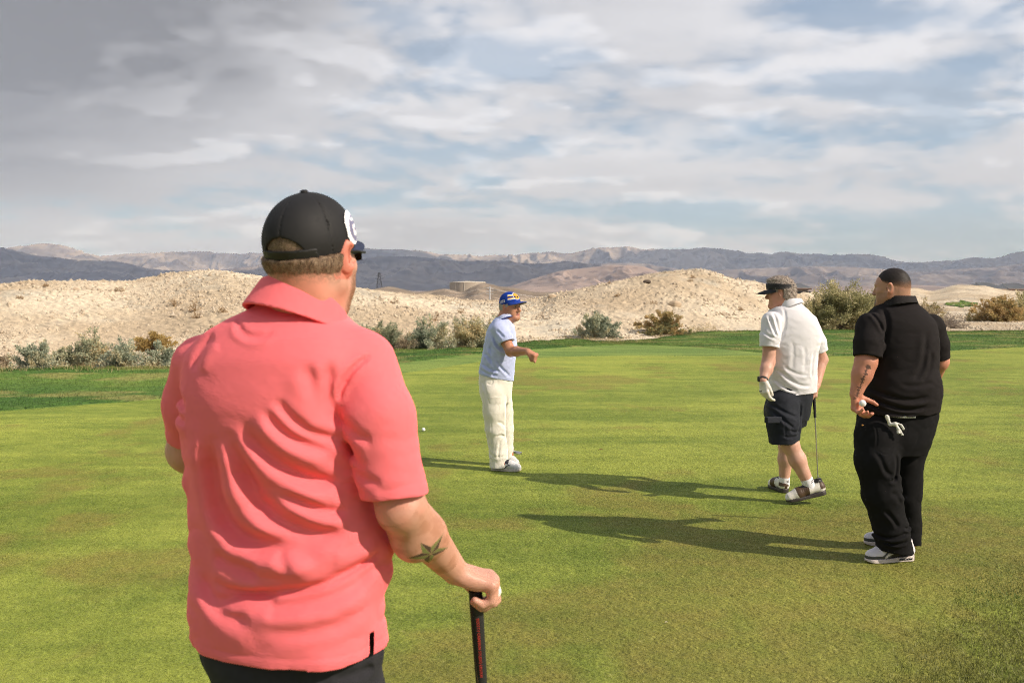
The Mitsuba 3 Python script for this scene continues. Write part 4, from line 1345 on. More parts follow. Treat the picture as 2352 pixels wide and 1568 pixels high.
    st = strands(m, (q[:, 1] < 0.02) & (q[:, 2] < 0.050), 12000, 0.010, 0.0010, rng, lean=(0, 0, -1), jitter=0.30, lift=0.20)
    C = np.repeat(np.array([[0.10, 0.065, 0.04], [0.19, 0.125, 0.08], [0.31, 0.22, 0.145]])[rng.integers(0, 3, 12000)], 3, 0)
    add(P1 + '__hair_strands', st, 'hair_matte', False, color=C, kind='stuff')

    cr = rot(-20, 11, 0)
    cc = hd.pt(0, -0.014, 0.032)
    r = np.array([0.0885, 0.1135, 0.0970])
    Cp = Field()
    cap_shell(Cp, hd, cc, r, cr, 0.0060, -0.028, (0, -0.07, -0.032, 0.048))

    def seams(P):
        q = (P - cc) @ cr
        a = np.arctan2(q[..., 0], -q[..., 1])
        top = np.clip((0.098 - q[..., 2]) * 60, 0, 1)
        s = np.abs((a / (np.pi / 3) + 0.5) % 1 - 0.5) * (np.pi / 3) * np.hypot(q[..., 0], q[..., 1])
        d = 0.0015 * np.exp(-(s / 0.0028) ** 2) * top
        for e in (-1, 1):
            ey = np.array([e * 0.062, -0.062, 0.050])
            d = d + 0.0016 * np.exp(-(np.linalg.norm(q - ey * 0.985, axis=-1) / 0.0042) ** 2)
        n = meshkit.fbm(P * 16, 2, 41)
        return d + 0.0022 * (n - 0.5)
    Cp.op(seams, None, None, 'add')
    m = Cp.mesh(cc - 0.14, cc + 0.14, 0.0026)
    add(P1 + '__cap', m, 'cap_black', True, label='black baseball cap with an open back and strap')
    bt = trimesh.creation.icosphere(subdivisions=2, radius=1.0)
    bt.vertices = cc + (bt.vertices * [0.0085, 0.0085, 0.005] + [0, 0, 0.0975]) @ cr.T
    add(P1 + '__cap__button', bt, 'cap_black', True)
    B = Field()
    B.ell(cc, r + 0.0015, cr, 0)
    B.ell(cc, r - 0.003, cr, 0, 's')
    B.plane(cc + cr @ [0, 0, -0.030], -cr[:, 2])
    B.plane(cc + cr @ [0, 0, -0.008], cr[:, 2])
    B.plane(cc + cr @ [0, -0.045, 0], cr[:, 1])
    B.op(lambda P: np.abs(((P - cc) @ cr)[..., 0]) - 0.064, None, None, 'i')
    m = B.mesh(cc - 0.14, cc + 0.14, 0.0028)
    scene['strap_black'] = principled((0.008, 0.008, 0.008), 0.55)
    add(P1 + '__cap__strap', m, 'strap_black', 35)
    bm = brim(cc + cr @ [0, 0, -0.022], cr, r * 0.93, 0.060, 0.004, bend=0.16)
    scene['brim_navy'] = principled((0.012, 0.020, 0.055), 0.5, specular=0.5)
    add(P1 + '__cap__brim', bm, 'brim_navy', 40)
    # white patch on the right of the cap: rounded shield with dark line work
    az = np.radians(np.linspace(28, 92, 40)); ell_ = np.radians(np.linspace(-13, 34, 40))
    A, E = np.meshgrid(az, ell_, indexing='ij')
    pp = np.stack([np.sin(A) * np.cos(E) * r[0], np.cos(A) * np.cos(E) * r[1], np.sin(E) * r[2]], -1) * 1.030
    a_ = (np.degrees(A) - 60) / 30; e_ = (np.degrees(E) - 10.5) / 22
    keep = (np.abs(a_) ** 2.6 + np.abs(e_) ** 2.6) < 1
    gm = grid_mesh(cc + pp @ cr.T)
    fk = keep.ravel()[gm.faces].all(1)
    gm.update_faces(fk)
    col = np.tile([0.80, 0.80, 0.84], (len(gm.vertices), 1))
    rr = np.hypot(a_, e_ + 0.1).ravel(); th = np.arctan2(e_ + 0.1, a_).ravel()
    col[rr < 0.74] = (0.16, 0.16, 0.26)
    aa, ee = a_.ravel(), e_.ravel()
    for (x, y, w_, h_) in ((-0.1, 0.42, 0.42, 0.10), (-0.35, 0.1, 0.10, 0.40), (0.1, 0.02, 0.26, 0.09), (-0.1, -0.4, 0.36, 0.10), (0.3, -0.22, 0.09, 0.22)):
        col[(np.abs(aa - x) < w_) & (np.abs(ee - y) < h_)] = (0.82, 0.82, 0.84)
    gm.faces = gm.faces[:, ::-1] if gm.face_normals[0] @ (gm.triangles_center[0] - cc) < 0 else gm.faces
    add(P1 + '__cap__emblem', gm, 'cloth_vc', True, color=col, label='white rounded emblem with dark line work on the side of the cap')
    gl = []
    for e in (-1, 1):
        gl.append(tube([hd.pt(e * 0.0795, -0.02, 0.004), hd.pt(e * 0.081, 0.03, 0.008), hd.pt(e * 0.076, 0.078, 0.008)], 0.0032, 6))
        s = grid_mesh(np.array([[hd.pt(e * (0.008 + 0.062 * u), 0.100 - 0.026 * u ** 2, 0.012 - 0.024 * v + (0.004 * u)) for v in np.linspace(0, 1, 6)] for u in np.linspace(0, 1, 9)]))
        s2 = s.copy(); s2.vertices = s2.vertices + hd.R[:, 1] * 0.003; s2.faces = s2.faces[:, ::-1]
        gl += [s, s2]
    scene['black_gloss'] = principled((0.006, 0.006, 0.007), 0.12, specular=0.6)
    add(P1 + '__sunglasses', cat(gl), 'black_gloss', 30)
    return grip_top


scene['cap_black'] = {'type': 'twosided', 'bsdf': {'type': 'bumpmap', 'arbitrary': proc(lambda p, n, uv: noise(p.x * 900, p.y * 900, p.z * 900), eps=5e-4), 'scale': 0.0004,
                      'bsdf': {'type': 'principled', 'base_color': rgb(0.0115, 0.0115, 0.0125), 'roughness': 0.68, 'specular': 0.35, 'sheen': 0.10}}}
grip_top = pink_man()

# his club: grip, shaft and head standing on the green
gb = W(1106, 1568, 2.25)
gd = unit(gb - grip_top)
L0 = (grip_top[2] - 0.02) / -gd[2]
up_ = grip_top - gd * 0.018
tag('golf_club', 'golf club with black grip and red lettering held by the man in coral', 'golf club')
gp = [up_ + gd * t for t in np.linspace(0, 0.285, 12)]
add('golf_club__grip', tube(gp, np.interp(np.linspace(0, 1, 12), [0, 0.06, 1], [0.0150, 0.0158, 0.0125]), 28), 'rubber_black', 40)
add('golf_club__shaft', tube([up_ + gd * 0.283, up_ + gd * (L0 + 0.01)], [0.0062, 0.0048], 14), 'chrome', 40)
hb = trimesh.creation.box([0.105, 0.026, 0.024])
hb.apply_translation(grip_top + gd * L0 + [0.045, 0, -0.006])
add('golf_club__club_head', hb, 'chrome', False)
tx = meshkit.text_mesh('SCOTTY CAMERON STUDIO DESIGN', 0.0058, 0.0008)
v = tx.vertices.copy()
ln = v[:, 0].max()
su = 0.148 / ln
fwd_side = unit(np.array([0.12, -1, 0.0]) - gd * (np.array([0.12, -1, 0.0]) @ gd))
crs = np.cross(gd, fwd_side)
ta = 0.060 + v[:, 0] * su
rad_ = np.interp(ta, [0, 0.285], [0.0160, 0.0125]) + 0.0002 + v[:, 2]
ang = (v[:, 1] - 0.003) / 0.0145
tx.vertices = up_ + ta[:, None] * gd + rad_[:, None] * (np.cos(ang)[:, None] * fwd_side + np.sin(ang)[:, None] * -crs)
scene['red_ink'] = principled((0.42, 0.035, 0.025), 0.6)
add('golf_club__lettering', tx, 'red_ink', False)
tt_ = np.linspace(0.045, 0.283, 24)
an = 0.9 + 0.25 * np.sin(tt_ * 18)
ppp = [up_ + gd * t + (np.interp(t, [0, 0.285], [0.0158, 0.0125])) * (math.cos(a) * fwd_side - math.sin(a) * -crs) for t, a in zip(tt_, an)]
scene['bronze_line'] = principled((0.10, 0.07, 0.035), 0.6)
add('golf_club__grip_stripe', tube(ppp, 0.0009, 5), 'bronze_line', 30)

# ------------------------------------------------------------------ the man in the light blue shirt, facing right with his arm held out
def blue_man():
    K = 'person_001'
    tag(K, 'man in pale blue polo shirt, blue cap and cream cargo trousers holding out his fist', 'person')
    Y0 = 9.2
    hd = Head(W(1172, 704, Y0), rot(-128, -1, 2), 1.0, jowl=0.35, nose=1.1)
    rsh, rel, rwr = W(1149, 757, 9.04), W(1173, 807, 8.93), W(1212, 807, 8.72)
    lsh, lel, lwr = W(1166, 757, 9.36), W(1154, 815, 9.46), W(1152, 862, 9.46)
    nk = W(1158, 738, Y0)
    F = Field()
    hd.add(F)
    F.cone(hd.pt(0, -0.025, -0.05), nk, 0.058, 0.066, 0.03)
    F.cone(nk, W(1148, 790, Y0), 0.07, 0.09, 0.05)
    F.cone(rsh, lsh, 0.05, 0.05, 0.05)
    F.cone(W(1148, 790, Y0), W(1138, 870, Y0), 0.10, 0.11, 0.05)
    F.chain([rsh, rel], [0.054, 0.047], 0.03)
    F.chain([rel, rel * 0.65 + rwr * 0.35, rwr], [0.044, 0.044, 0.029], 0.02)
    F.chain([lsh, lel, lwr], [0.052, 0.043, 0.028], 0.02)
    f = unit([0.75, -0.45, -0.35])
    hand(F, rwr, f, [-0.25, 0.2, -1], [-0.5, -0.85, 0.1], 1.02, curl=(75, 78, 82, 84), curl2=(80, 82, 82, 80), spread=2, thumb_dir=[0.5, -0.5, -0.75], thumb_curl=35, k=0.005)
    gp = W(1153, 874, 9.47)
    hand(F, lwr, unit([0.05, 0.0, -1]), [0.2, -1, 0], [1, 0.2, 0], 1.0, curl=(60, 62, 64, 66), curl2=(70, 70, 70, 70))
    for hip, knee, an in ((W(1132, 900, 9.12), W(1138, 985, 9.12), W(1140, 1062, 9.14)), (W(1150, 900, 9.32), W(1160, 980, 9.34), W(1170, 1046, 9.36))):
        F.chain([hip, knee, an], [0.085, 0.055, 0.040], 0.03)
    m = F.mesh([-0.5, 8.4, 0.02], [0.45, 9.75, 1.72], 0.0040)
    V = m.vertices
    C = palette(V, (0.42, 0.205, 0.125), 0.14, 40, 1)
    C = blend(C, 0.35 * sstep(0.5, 0.7, meshkit.fbm(V * 22, 3, 3)), (0.56, 0.20, 0.13))
    q = hd.local(V)
    hairy = (q[:, 2] > -0.03) & (q[:, 1] < 0.02) & (q[:, 2] < 0.06) & (q[:, 1] > -0.2) & (np.abs(q[:, 0]) < 0.0785)
    hd.paint(V, C, lip=(0.40, 0.15, 0.12), brow=(0.12, 0.08, 0.06))
    mus = (q[:, 1] > 0.07) & (np.abs(q[:, 2] + 0.056) < 0.006) & (np.abs(q[:, 0]) < 0.026)
    C = blend(C, mus * 0.45, (0.30, 0.24, 0.20))
    add(K + '__body', m, 'skin', True, color=C)
    # hair round the back and sides
    H = Field()
    hd.add(H, skull_only=True, grow=0.004)
    H.plane(hd.pt(0, 0, -0.035), -hd.R[:, 2])
    H.plane(hd.pt(0, 0.030, 0.0), hd.R @ unit([0, 1, -0.25]))
    H.plane(hd.pt(0, 0, 0.05), hd.R[:, 2])
    H.op(lambda P: 0.003 * (meshkit.fbm(P * 80, 2, 4) - 0.5), None, None, 'add')
    m = H.mesh(hd.o - 0.16, hd.o + 0.16, 0.004)
    add(K + '__hair', m, 'hair_matte', True, color=palette(m.vertices, (0.30, 0.28, 0.26), 0.5, 90, 2), label='short grey hair')
    # cap
    cr = rot(-128, 8, 2)
    cc = hd.pt(0, -0.008, 0.044)
    r = np.array([0.085, 0.104, 0.094])
    Cp = Field()
    cap_shell(Cp, hd, cc, r, cr, 0.004, -0.020)

    def seams(P):
        q = (P - cc) @ cr
        a = np.arctan2(q[..., 0], q[..., 1])
        s = np.abs((a / (np.pi / 3)) % 1 - 0.5) * (np.pi / 3) * np.hypot(q[..., 0], q[..., 1])
        return 0.0012 * np.exp(-(s / 0.003) ** 2)
    Cp.op(seams, None, None, 'add')
    m = Cp.mesh(cc - 0.14, cc + 0.14, 0.0024)
    V = (m.vertices - cc) @ cr
    az = np.degrees(np.arctan2(V[:, 0], V[:, 1])); z = V[:, 2]
    C = palette(m.vertices, (0.008, 0.042, 0.30), 0.10, 200, 1)
    st = (az > 10) & (az < 62) & (V[:, 1] > 0)
    for z0, hw, col in ((0.058, 0.0042, (0.78, 0.78, 0.76)), (0.050, 0.0045, (0.80, 0.42, 0.03)), (0.026, 0.0045, (0.80, 0.42, 0.03)), (0.018, 0.0042, (0.78, 0.78, 0.76))):
        C[st & (np.abs(z - z0) < hw)] = col
    lx, lz = (az - 2) / 20, (z - 0.042) / 0.028
    rr, th = np.hypot(lx, lz), np.arctan2(lz, lx)
    fr = V[:, 1] > 0
    C[fr & (rr < 1.15)] = (0.012, 0.018, 0.06)
    C[fr & (np.abs(rr - 0.80) < 0.20) & ~((th > -0.6) & (th < 0.1))] = (0.80, 0.42, 0.03)
    C[fr & (np.abs(rr - 0.30) < 0.16) & (th > -1.2)] = (0.80, 0.48, 0.06)
    C[fr & (np.abs(rr - 1.2) < 0.08)] = (0.75, 0.75, 0.75)
    add(K + '__cap', m, 'cloth_vc', True, color=C, label='royal blue baseball cap with yellow and white stripes and a horn emblem')
    bm = brim(cc + cr @ [0, 0, -0.012], cr, r * 0.95, 0.085, 0.010, bend=0.20)
    scene['brim_blue'] = principled((0.008, 0.042, 0.30), 0.7)
    scene['brim_grey'] = principled((0.20, 0.20, 0.18), 0.8)
    add(K + '__cap__brim', bm, 'brim_blue', 40)
    un = brim(cc + cr @ [0, 0, -0.0162], cr, r * 0.95, 0.0845, 0.010, thick=0.0006, bend=0.20)
    add(K + '__cap__brim_lining', un, 'brim_grey', 40, label='grey underside of the brim')
    tx = meshkit.text_mesh('LIII', 0.024, 0.0014, bold=True)
    v = tx.vertices
    a = np.radians(98) - (v[:, 0] - v[:, 0].mean()) / 0.100
    e = np.arcsin(np.clip((v[:, 1] - 0.002) / 0.104, -1, 1))
    pp = np.stack([np.sin(a) * np.cos(e) * r[0], np.cos(a) * np.cos(e) * r[1], np.sin(e) * r[2]], -1) * (1 + (0.0005 + v[:, 2]) / 0.098)[:, None]
    tx.vertices = cc + pp @ cr.T
    scene['thread_white'] = principled((0.78, 0.78, 0.80), 0.8)
    add(K + '__cap__lettering', tx, 'thread_white', False)
    # shirt
    S = Field()
    rings = ring_list([(728, 1140, 1168, 9.2, 0.08), (738, 1130, 1176, 9.2, 0.14), (752, 1121, 1182, 9.2, 0.175), (775, 1114, 1185, 9.2, 0.19), (800, 1110, 1185, 9.2, 0.19), (830, 1104, 1184, 9.2, 0.185), (855, 1099, 1182, 9.2, 0.18), (885, 1098, 1180, 9.2, 0.175)], Y0)
    torso(S, rings, 2.3)
    sleeve(S, [W(1147, 757, 9.05), W(1162, 782, 8.98), W(1170, 800, 8.95)], [0.074, 0.076, 0.074], W(1164, 786, 8.97), tilt=(0.05, 0, -0.35), k1=0.006)
    sleeve(S, [W(1166, 757, 9.36), W(1170, 790, 9.40), W(1173, 812, 9.42)], [0.070, 0.070, 0.066], W(1172, 796, 9.41))
    hz0, hz1 = W(1099, 856, Y0), W(1179, 876, Y0)
    S.plane((hz0 + hz1) / 2, [-(hz0[2] - hz1[2]) / (hz1[0] - hz0[0]) * 0.8, 0, -1])
    S.cone(nk - [0.0, 0, 0.02], hd.pt(0, -0.01, -0.10), 0.066, 0.063, 0.004, 's')
    yb = 9.02
    fr = ([0, 9.2, 0], [1, 0, 0], [0, 0, 1], [0, -1, 0])
    L = lambda *p: [W(a, b, yb)[[0, 2]] for a, b in p]
    S.op(folds([(L((1133, 770), (1140, 790), (1148, 800), (1160, 806)), 0.014, 0.012, 0.7), (L((1110, 812), (1122, 820), (1130, 838)), 0.014, 0.013, 0.7), (L((1106, 834), (1118, 844), (1132, 850), (1150, 850)), 0.011, 0.012, 0.7),
                (L((1140, 822), (1146, 838), (1156, 850), (1172, 868)), 0.010, 0.011, 0.6), (L((1138, 838), (1136, 850), (1132, 866)), 0.008, 0.009, 0.6), (L((1128, 792), (1126, 806), (1130, 818)), 0.010, 0.013, 0.6),
                (L((1155, 812), (1152, 826), (1150, 836)), 0.008, 0.010, 0.5), (L((1102, 850), (1120, 858), (1144, 862)), 0.008, 0.011, 0.5), (L((1160, 776), (1150, 766), (1140, 756)), 0.007, 0.010, 0.5)], fr), None, None, 'add')
    S.op(wrinkle(0.0030, 12, 5, (1, 1, 1.4)), None, None, 'add')
    m = S.mesh([-0.42, 8.75, 0.80], [0.12, 9.62, 1.52], 0.0055)
    add(K + '__shirt', m, 'cloth_vc', True, color=palette(m.vertices, (0.43, 0.49, 0.72), 0.05, 120, 2), label='pale blue short sleeved polo shirt')
    m, C = collar_mesh(W(1160, 727, Y0 - 0.01), [-0.34, 0.25, 1], 0.082, 0.30, 0.025, color=(0.47, 0.53, 0.74), stripe=(0.03, 0.04, 0.16))
    add(K + '__shirt__collar', m, 'cloth_vc', True, color=C)
    # trousers
    Tr = Field()
    rings = ring_list([(845, 1103, 1177, 9.2, 0.155), (875, 1099, 1178, 9.2, 0.170), (905, 1102, 1176, 9.21, 0.165), (925, 1108, 1176, 9.22, 0.15)], Y0)
    torso(Tr, rings, 2.3)
    Tr.chain([W(1133, 900, 9.10), W(1136, 945, 9.10), W(1138, 985, 9.11), W(1145, 1040, 9.12), W(1146, 1085, 9.12)], [0.112, 0.106, 0.094, 0.084, 0.088], 0.03)
    Tr.chain([W(1152, 900, 9.33), W(1158, 945, 9.34), W(1161, 985, 9.35), W(1163, 1030, 9.36), W(1163, 1062, 9.37)], [0.095, 0.085, 0.078, 0.066, 0.066], 0.015)
    hz = W(1146, 1071, 9.12)[2]
    Tr.plane([0, 9.12, hz + 0.01], [0.18, 0, -1])
    Lt = lambda *p: [W(a, b, 9.02)[[0, 2]] for a, b in p]
    Tr.op(folds([(Lt((1163, 900), (1164, 960), (1162, 1010)), 0.010, 0.010, 0.5), (Lt((1120, 1040), (1140, 1050), (1158, 1046)), 0.004, 0.012, 0.6), (Lt((1160, 1005), (1150, 1000), (1138, 1004)), 0.006, 0.010, 0.6), (Lt((1150, 1010), (1146, 1030), (1144, 1056)), 0.008, 0.010, 0.5),
                 (Lt((1104, 875), (1112, 890), (1116, 905)), 0.006, 0.010, 0.5), (Lt((1118, 880), (1128, 882), (1132, 872)), 0.007, 0.006, 0.2), (Lt((1140, 968), (1155, 975), (1162, 988)), 0.006, 0.012, 0.6), (Lt((1128, 960), (1129, 1010), (1131, 1066)), 0.0025, 0.005, 0.4)], fr), None, None, 'add')
    Tr.op(wrinkle(0.0030, 11, 9, (1, 1, 0.8)), None, None, 'add')
    m = Tr.mesh([-0.40, 8.9, 0.03], [0.10, 9.58, 1.02], 0.0055)
    C = palette(m.vertices, (0.70, 0.675, 0.60), 0.05, 60, 3)
    add(K + '__trousers', m, 'cloth_vc', True, color=C, label='cream cargo trousers')
    # cargo pocket: a patch pocket with its flap on the near leg
    for (x0, x1, y0_, y1, d) in ((1112, 1146, 925, 958, 0.004), (1109, 1150, 911, 926, 0.007)):
        u, v = np.meshgrid(np.linspace(0, 1, 9), np.linspace(0, 1, 5), indexing='ij')
        P = np.zeros(u.shape + (3,))
        for i in range(9):
            for j in range(5):
                q = W(x0 + (x1 - x0) * u[i, j], y0_ + (y1 - y0_) * v[i, j], 9.0)
                c = W(1135.5, y0_ + (y1 - y0_) * v[i, j], 9.10)
                dx = q[0] - c[0]
                rr = 0.1075 - 0.012 * (y0_ + (y1 - y0_) * v[i, j] - 911) / 47
                P[i, j] = [q[0], c[1] - math.sqrt(max(rr ** 2 - dx ** 2, 0.0004)) - d, q[2]]
        g = grid_mesh(P)
        b = grid_mesh(P + [0, 0.014, 0]); b.faces = b.faces[:, ::-1]
        E = [grid_mesh(np.stack([e, e + [0, 0.014, 0]])) for e in (P[0], P[-1], P[:, 0], P[:, -1])]
        pm = cat([g, b] + E)
        scene.setdefault('cream_twill', principled((0.68, 0.655, 0.58), 0.85, sheen=0.3))
        add(K + '__trousers__cargo_pocket' if d < 0.005 else K + '__trousers__pocket_flap', pm, 'cream_twill', 40)

    def paint(u, s, z):
        C = np.tile([0.56, 0.57, 0.58], (len(u), 1))
        sw = (np.abs(z - (0.062 - 0.13 * np.abs(u - 0.62) + 0.10 * (u - 0.62))) < 0.005) & (u > 0.36) & (u < 0.68)
        C[sw] = (0.015, 0.02, 0.06)
        C[(u < 0.10) & (z > 0.03)] = (0.03, 0.035, 0.06)
        C[(u > 0.48) & (u < 0.62) & (z > 0.070)] = (0.02, 0.02, 0.03)
        C[(u > 0.47) & (u < 0.50) & (z > 0.066)] = (0.65, 0.10, 0.03)
        C[(u > 0.80) & (z < 0.060) & (s < 0.0) & (z > 0.034)] = (0.5, 0.51, 0.52)
        return C
    shoe(K + '__shoe', [W(1128, 1083, 9.12)[0], 9.14, 0.002], [W(1197, 1083, 9.12)[0], 9.05, 0.002], paint, (0.50, 0.46, 0.40), label='grey golf shoe with a dark swoosh')
    shoe(K + '__shoe', [W(1144, 1066, 9.36)[0] + 0.02, 9.46, 0.002], [W(1188, 1066, 9.36)[0] + 0.005, 9.28, 0.002], paint, (0.50, 0.46, 0.40))
    # his putter
    ft = W(1179.5, 1041, 9.62); ft[2] = 0.008
    ft = W(1180, 1041, 9.52)
    putter('golf_club_001', gp + np.array([0, 0.01, 0.10]), ft, 'putter with silver head beside the shoes of the man in pale blue', [0.75, -0.65, 0], grip_len=0.25)


blue_man()


# ------------------------------------------------------------------ the man in the white shirt, walking left
def white_man():
    K = 'person_002'
    tag(K, 'grey haired man in white polo shirt, black visor and dark shorts walking left', 'person')
    Y0 = 7.85
    hd = Head(W(1791, 672, Y0), rot(74, -4, 0), 0.99, jowl=0.4, nose=1.0)
    lsh, lel, lwr = W(1771, 742, 7.72), W(1765, 832, 7.70), W(1753, 874, 7.60)
    rsh, rel, rwr = W(1862, 748, 8.0), W(1888, 826, 8.04), W(1876, 884, 7.95)
    nk = W(1810, 706, Y0)
    F = Field()
    hd.add(F)
    F.cone(hd.pt(0, -0.03, -0.05), nk, 0.062, 0.070, 0.03)
    F.cone(nk, W(1815, 775, Y0), 0.07, 0.10, 0.05)
    F.cone(lsh, rsh, 0.05, 0.05, 0.05)
    F.cone(W(1818, 775, Y0), W(1815, 905, Y0), 0.11, 0.13, 0.05)
    F.chain([lsh, lel, lel * 0.6 + lwr * 0.4, lwr], [0.056, 0.050, 0.047, 0.031], 0.02)
    F.chain([rsh, rel, rwr], [0.056, 0.046, 0.030], 0.02)
    tl = hand(F, lwr, unit([0.10, -0.10, -1]), [0.9, 0.5, 0], [0.35, -0.9, 0.1], 1.0, curl=(18, 26, 30, 30), curl2=(28, 30, 34, 36), spread=5, thumb_dir=[0.48, -0.30, -0.85])
    g0 = W(1869, 893, 7.93)
    g1 = W(1876, 1000, 7.93)
    hand(F, rwr, unit([-0.16, -0.05, -1]), [-0.75, 0.2, -0.1], [0.2, -0.9, 0], 1.0, curl=(55, 58, 60, 62), curl2=(75, 75, 75, 75), spread=2, thumb_dir=[-0.3, -0.35, -0.85])
    hips = [W(1798, 935, 7.74), W(1815, 935, 8.0)]
    kn = [W(1815, 1020, 7.66), W(1806, 1020, 8.08)]
    an = [W(1858, 1112, 7.66), W(1801, 1108, 8.12)]
    F.chain([hips[0], kn[0]], [0.09, 0.066], 0.03)
    F.chain([kn[0], kn[0] * 0.62 + an[0] * 0.38, an[0]], [0.062, 0.064, 0.041], 0.03)
    F.chain([hips[1], kn[1]], [0.09, 0.062], 0.03)
    F.chain([kn[1], kn[1] * 0.62 + an[1] * 0.38, an[1]], [0.058, 0.058, 0.039], 0.03)
    m = F.mesh([1.60, 7.3, 0.05], [2.75, 8.4, 1.90], 0.0040)
    V = m.vertices
    C = palette(V, (0.55, 0.315, 0.235), 0.12, 40, 1)
    C = blend(C, 0.4 * sstep(0.5, 0.7, meshkit.fbm(V * 18, 3, 3)), (0.56, 0.235, 0.16))
    q = hd.local(V)
    C = blend(C, (q[:, 2] > -0.3) * 0.45, (0.52, 0.21, 0.135))
    C = blend(C, ((V[:, 2] < 0.62)) * 0.45, (0.62, 0.38, 0.29))
    hd.paint(V, C)
    # golf glove on the left hand: its own surface
    gl = ((V - lwr) @ unit([0.10, -0.10, -1]) > 0.004) & (np.linalg.norm(V - lwr, axis=1) < 0.24)
    add(K + '__body', m, 'skin', True, color=C)
    gm = m.submesh([np.nonzero(gl[m.faces].all(1))[0]], append=True)
    gm.vertices = gm.vertices + gm.vertex_normals * 0.0015
    dg = (gm.vertices - lwr) @ unit([0.10, -0.10, -1])
    C = palette(gm.vertices, (0.66, 0.63, 0.56), 0.10, 70, 3)
    C[(np.abs(dg - 0.078) < 0.004) & (gm.vertices[:, 0] < lwr[0] - 0.012)] = (0.03, 0.03, 0.03)
    add(K + '__glove', gm, 'leather_vc', True, color=C, label='white leather golf glove on the left hand')
    wa = unit(lwr - lel)
    wt = Field()
    wt.cone(lwr - wa * 0.022, lwr - wa * 0.002, 0.0345, 0.0340, 0)
    wt.cone(lwr - wa * 0.05, lwr + wa * 0.03, 0.0300, 0.0300, 0, 's')
    wt.plane(lwr - wa * 0.002, wa); wt.plane(lwr - wa * 0.024, -wa)
    wt.box(lwr - wa * 0.014 + np.array([-0.037, 0.0, 0.002]), [0.008, 0.020, 0.020], None, 0.004, 0.003)
    m = wt.mesh(lwr - 0.08, lwr + 0.08, 0.0032)
    add(K + '__watch', m, 'rubber_black', 35, label='chunky black wrist watch')
    # hair: thick grey curls
    H = Field()
    hd.add(H, skull_only=True, grow=0.017)
    H.ell(hd.pt(0, -0.065, -0.035), np.array([0.066, 0.045, 0.055]), hd.R, 0.03)
    H.ell(hd.pt(0, 0.02, 0.095), np.array([0.065, 0.075, 0.03]), hd.R, 0.03)
    H.plane(hd.pt(0, 0, -0.072), -hd.R[:, 2])
    H.plane(hd.pt(0, 0.040, 0.03), hd.R @ unit([0, 1, -0.9]))
    for e in (-1, 1):
        H.ell(hd.pt(e * 0.092, -0.008, -0.008), np.array([0.03, 0.028, 0.042]), hd.R, 0.004, 's')
        H.ell(hd.pt(e * 0.080, 0.030, -0.075), np.array([0.05, 0.07, 0.05]), hd.R, 0.01, 's')
    def curls(P):
        return 0.016 * (meshkit.fbm(P * np.array([55, 55, 70]), 2, 4) - 0.5) + 0.008 * (meshkit.noise(P * 140, 6) - 0.5)
    H.op(curls, None, None, 'add')
    m = H.mesh(hd.o - 0.18, hd.o + [0.18, 0.18, 0.2], 0.0035)
    g = meshkit.fbm(m.vertices * np.array([150, 150, 150]), 2, 9)
    C = blend(np.tile([0.13, 0.10, 0.075], (len(m.vertices), 1)), sstep(0.38, 0.62, g), (0.42, 0.36, 0.31))
    add(K + '__hair', m, 'hair_matte', True, color=C, label='thick wavy grey hair')
    st = strands(m, m.triangles_center[:, 2] > 0, 6000, 0.016, 0.0022, rng, lean=(0.5, 0, -0.8), jitter=0.7, lift=0.35)
    C = np.repeat(np.array([[0.16, 0.12, 0.09], [0.34, 0.28, 0.23], [0.52, 0.47, 0.42]])[rng.integers(0, 3, 6000)], 3, 0)
    add(K + '__hair_strands', st, 'hair_matte', False, color=C, kind='stuff')
    # visor: a band round the head and a peak
    vr = rot(74, -4, 0)
    vc = hd.pt(0, -0.010, 0.044)
    rv = np.array([0.093, 0.108, 0.9])
    B = Field()
    B.ell(vc, rv + 0.004, vr, 0)
    B.ell(vc, rv - 0.001, vr, 0, 's')
    B.plane(vc + vr @ [0, 0, 0.024], vr @ unit([0, -0.10, 1]))
    B.plane(vc + vr @ [0, 0, -0.018], -(vr @ unit([0, -0.06, 1])))
    m = B.mesh(vc - 0.14, vc + 0.14, 0.003)
    scene['visor_black'] = principled((0.010, 0.010, 0.013), 0.7, sheen=0.2)
    add(K + '__visor', m, 'visor_black', 40, label='black sun visor')
    bm = brim(vc + vr @ [0, 0, 0.004], rot(74, -13, 0), rv[[0, 1, 1]] * [0.98, 1.0, 1], 0.085, 0.012, bend=0.30)
    add(K + '__visor__brim', bm, 'visor_black', 40)
    # shirt
    S = Field()
    rings = ring_list([(684, 1796, 1828, 7.86, 0.05), (698, 1780, 1842, 7.86, 0.09), (715, 1766, 1860, 7.86, 0.14), (740, 1757, 1879, 7.86, 0.165), (775, 1757, 1886, 7.86, 0.175), (812, 1760, 1879, 7.86, 0.175), (850, 1763, 1876, 7.86, 0.175), (885, 1763, 1876, 7.86, 0.172), (925, 1762, 1872, 7.86, 0.165)], Y0)
    torso(S, rings, 2.2)
    sleeve(S, [W(1772, 738, 7.73), W(1769, 775, 7.70), W(1766, 810, 7.69)], [0.078, 0.078, 0.076], W(1766, 797, 7.69), k1=0.005, tilt=(0, 0, 0))
    sleeve(S, [W(1858, 742, 7.98), W(1876, 785, 8.0), W(1886, 820, 8.02)], [0.074, 0.074, 0.070], W(1883, 807, 8.01), k1=0.005)
    S.plane(W(1810, 908, 7.72), unit([0.06, 0.04, -1]))
    S.cone(nk - [0, 0, 0.02], hd.pt(0, -0.02, -0.10), 0.072, 0.068, 0.004, 's')
    fr = ([0, 7.86, 0], [1, 0, 0], [0, 0, 1], [0, -1, 0])
    L = lambda *p: [W(a, b, 7.69)[[0, 2]] for a, b in p]
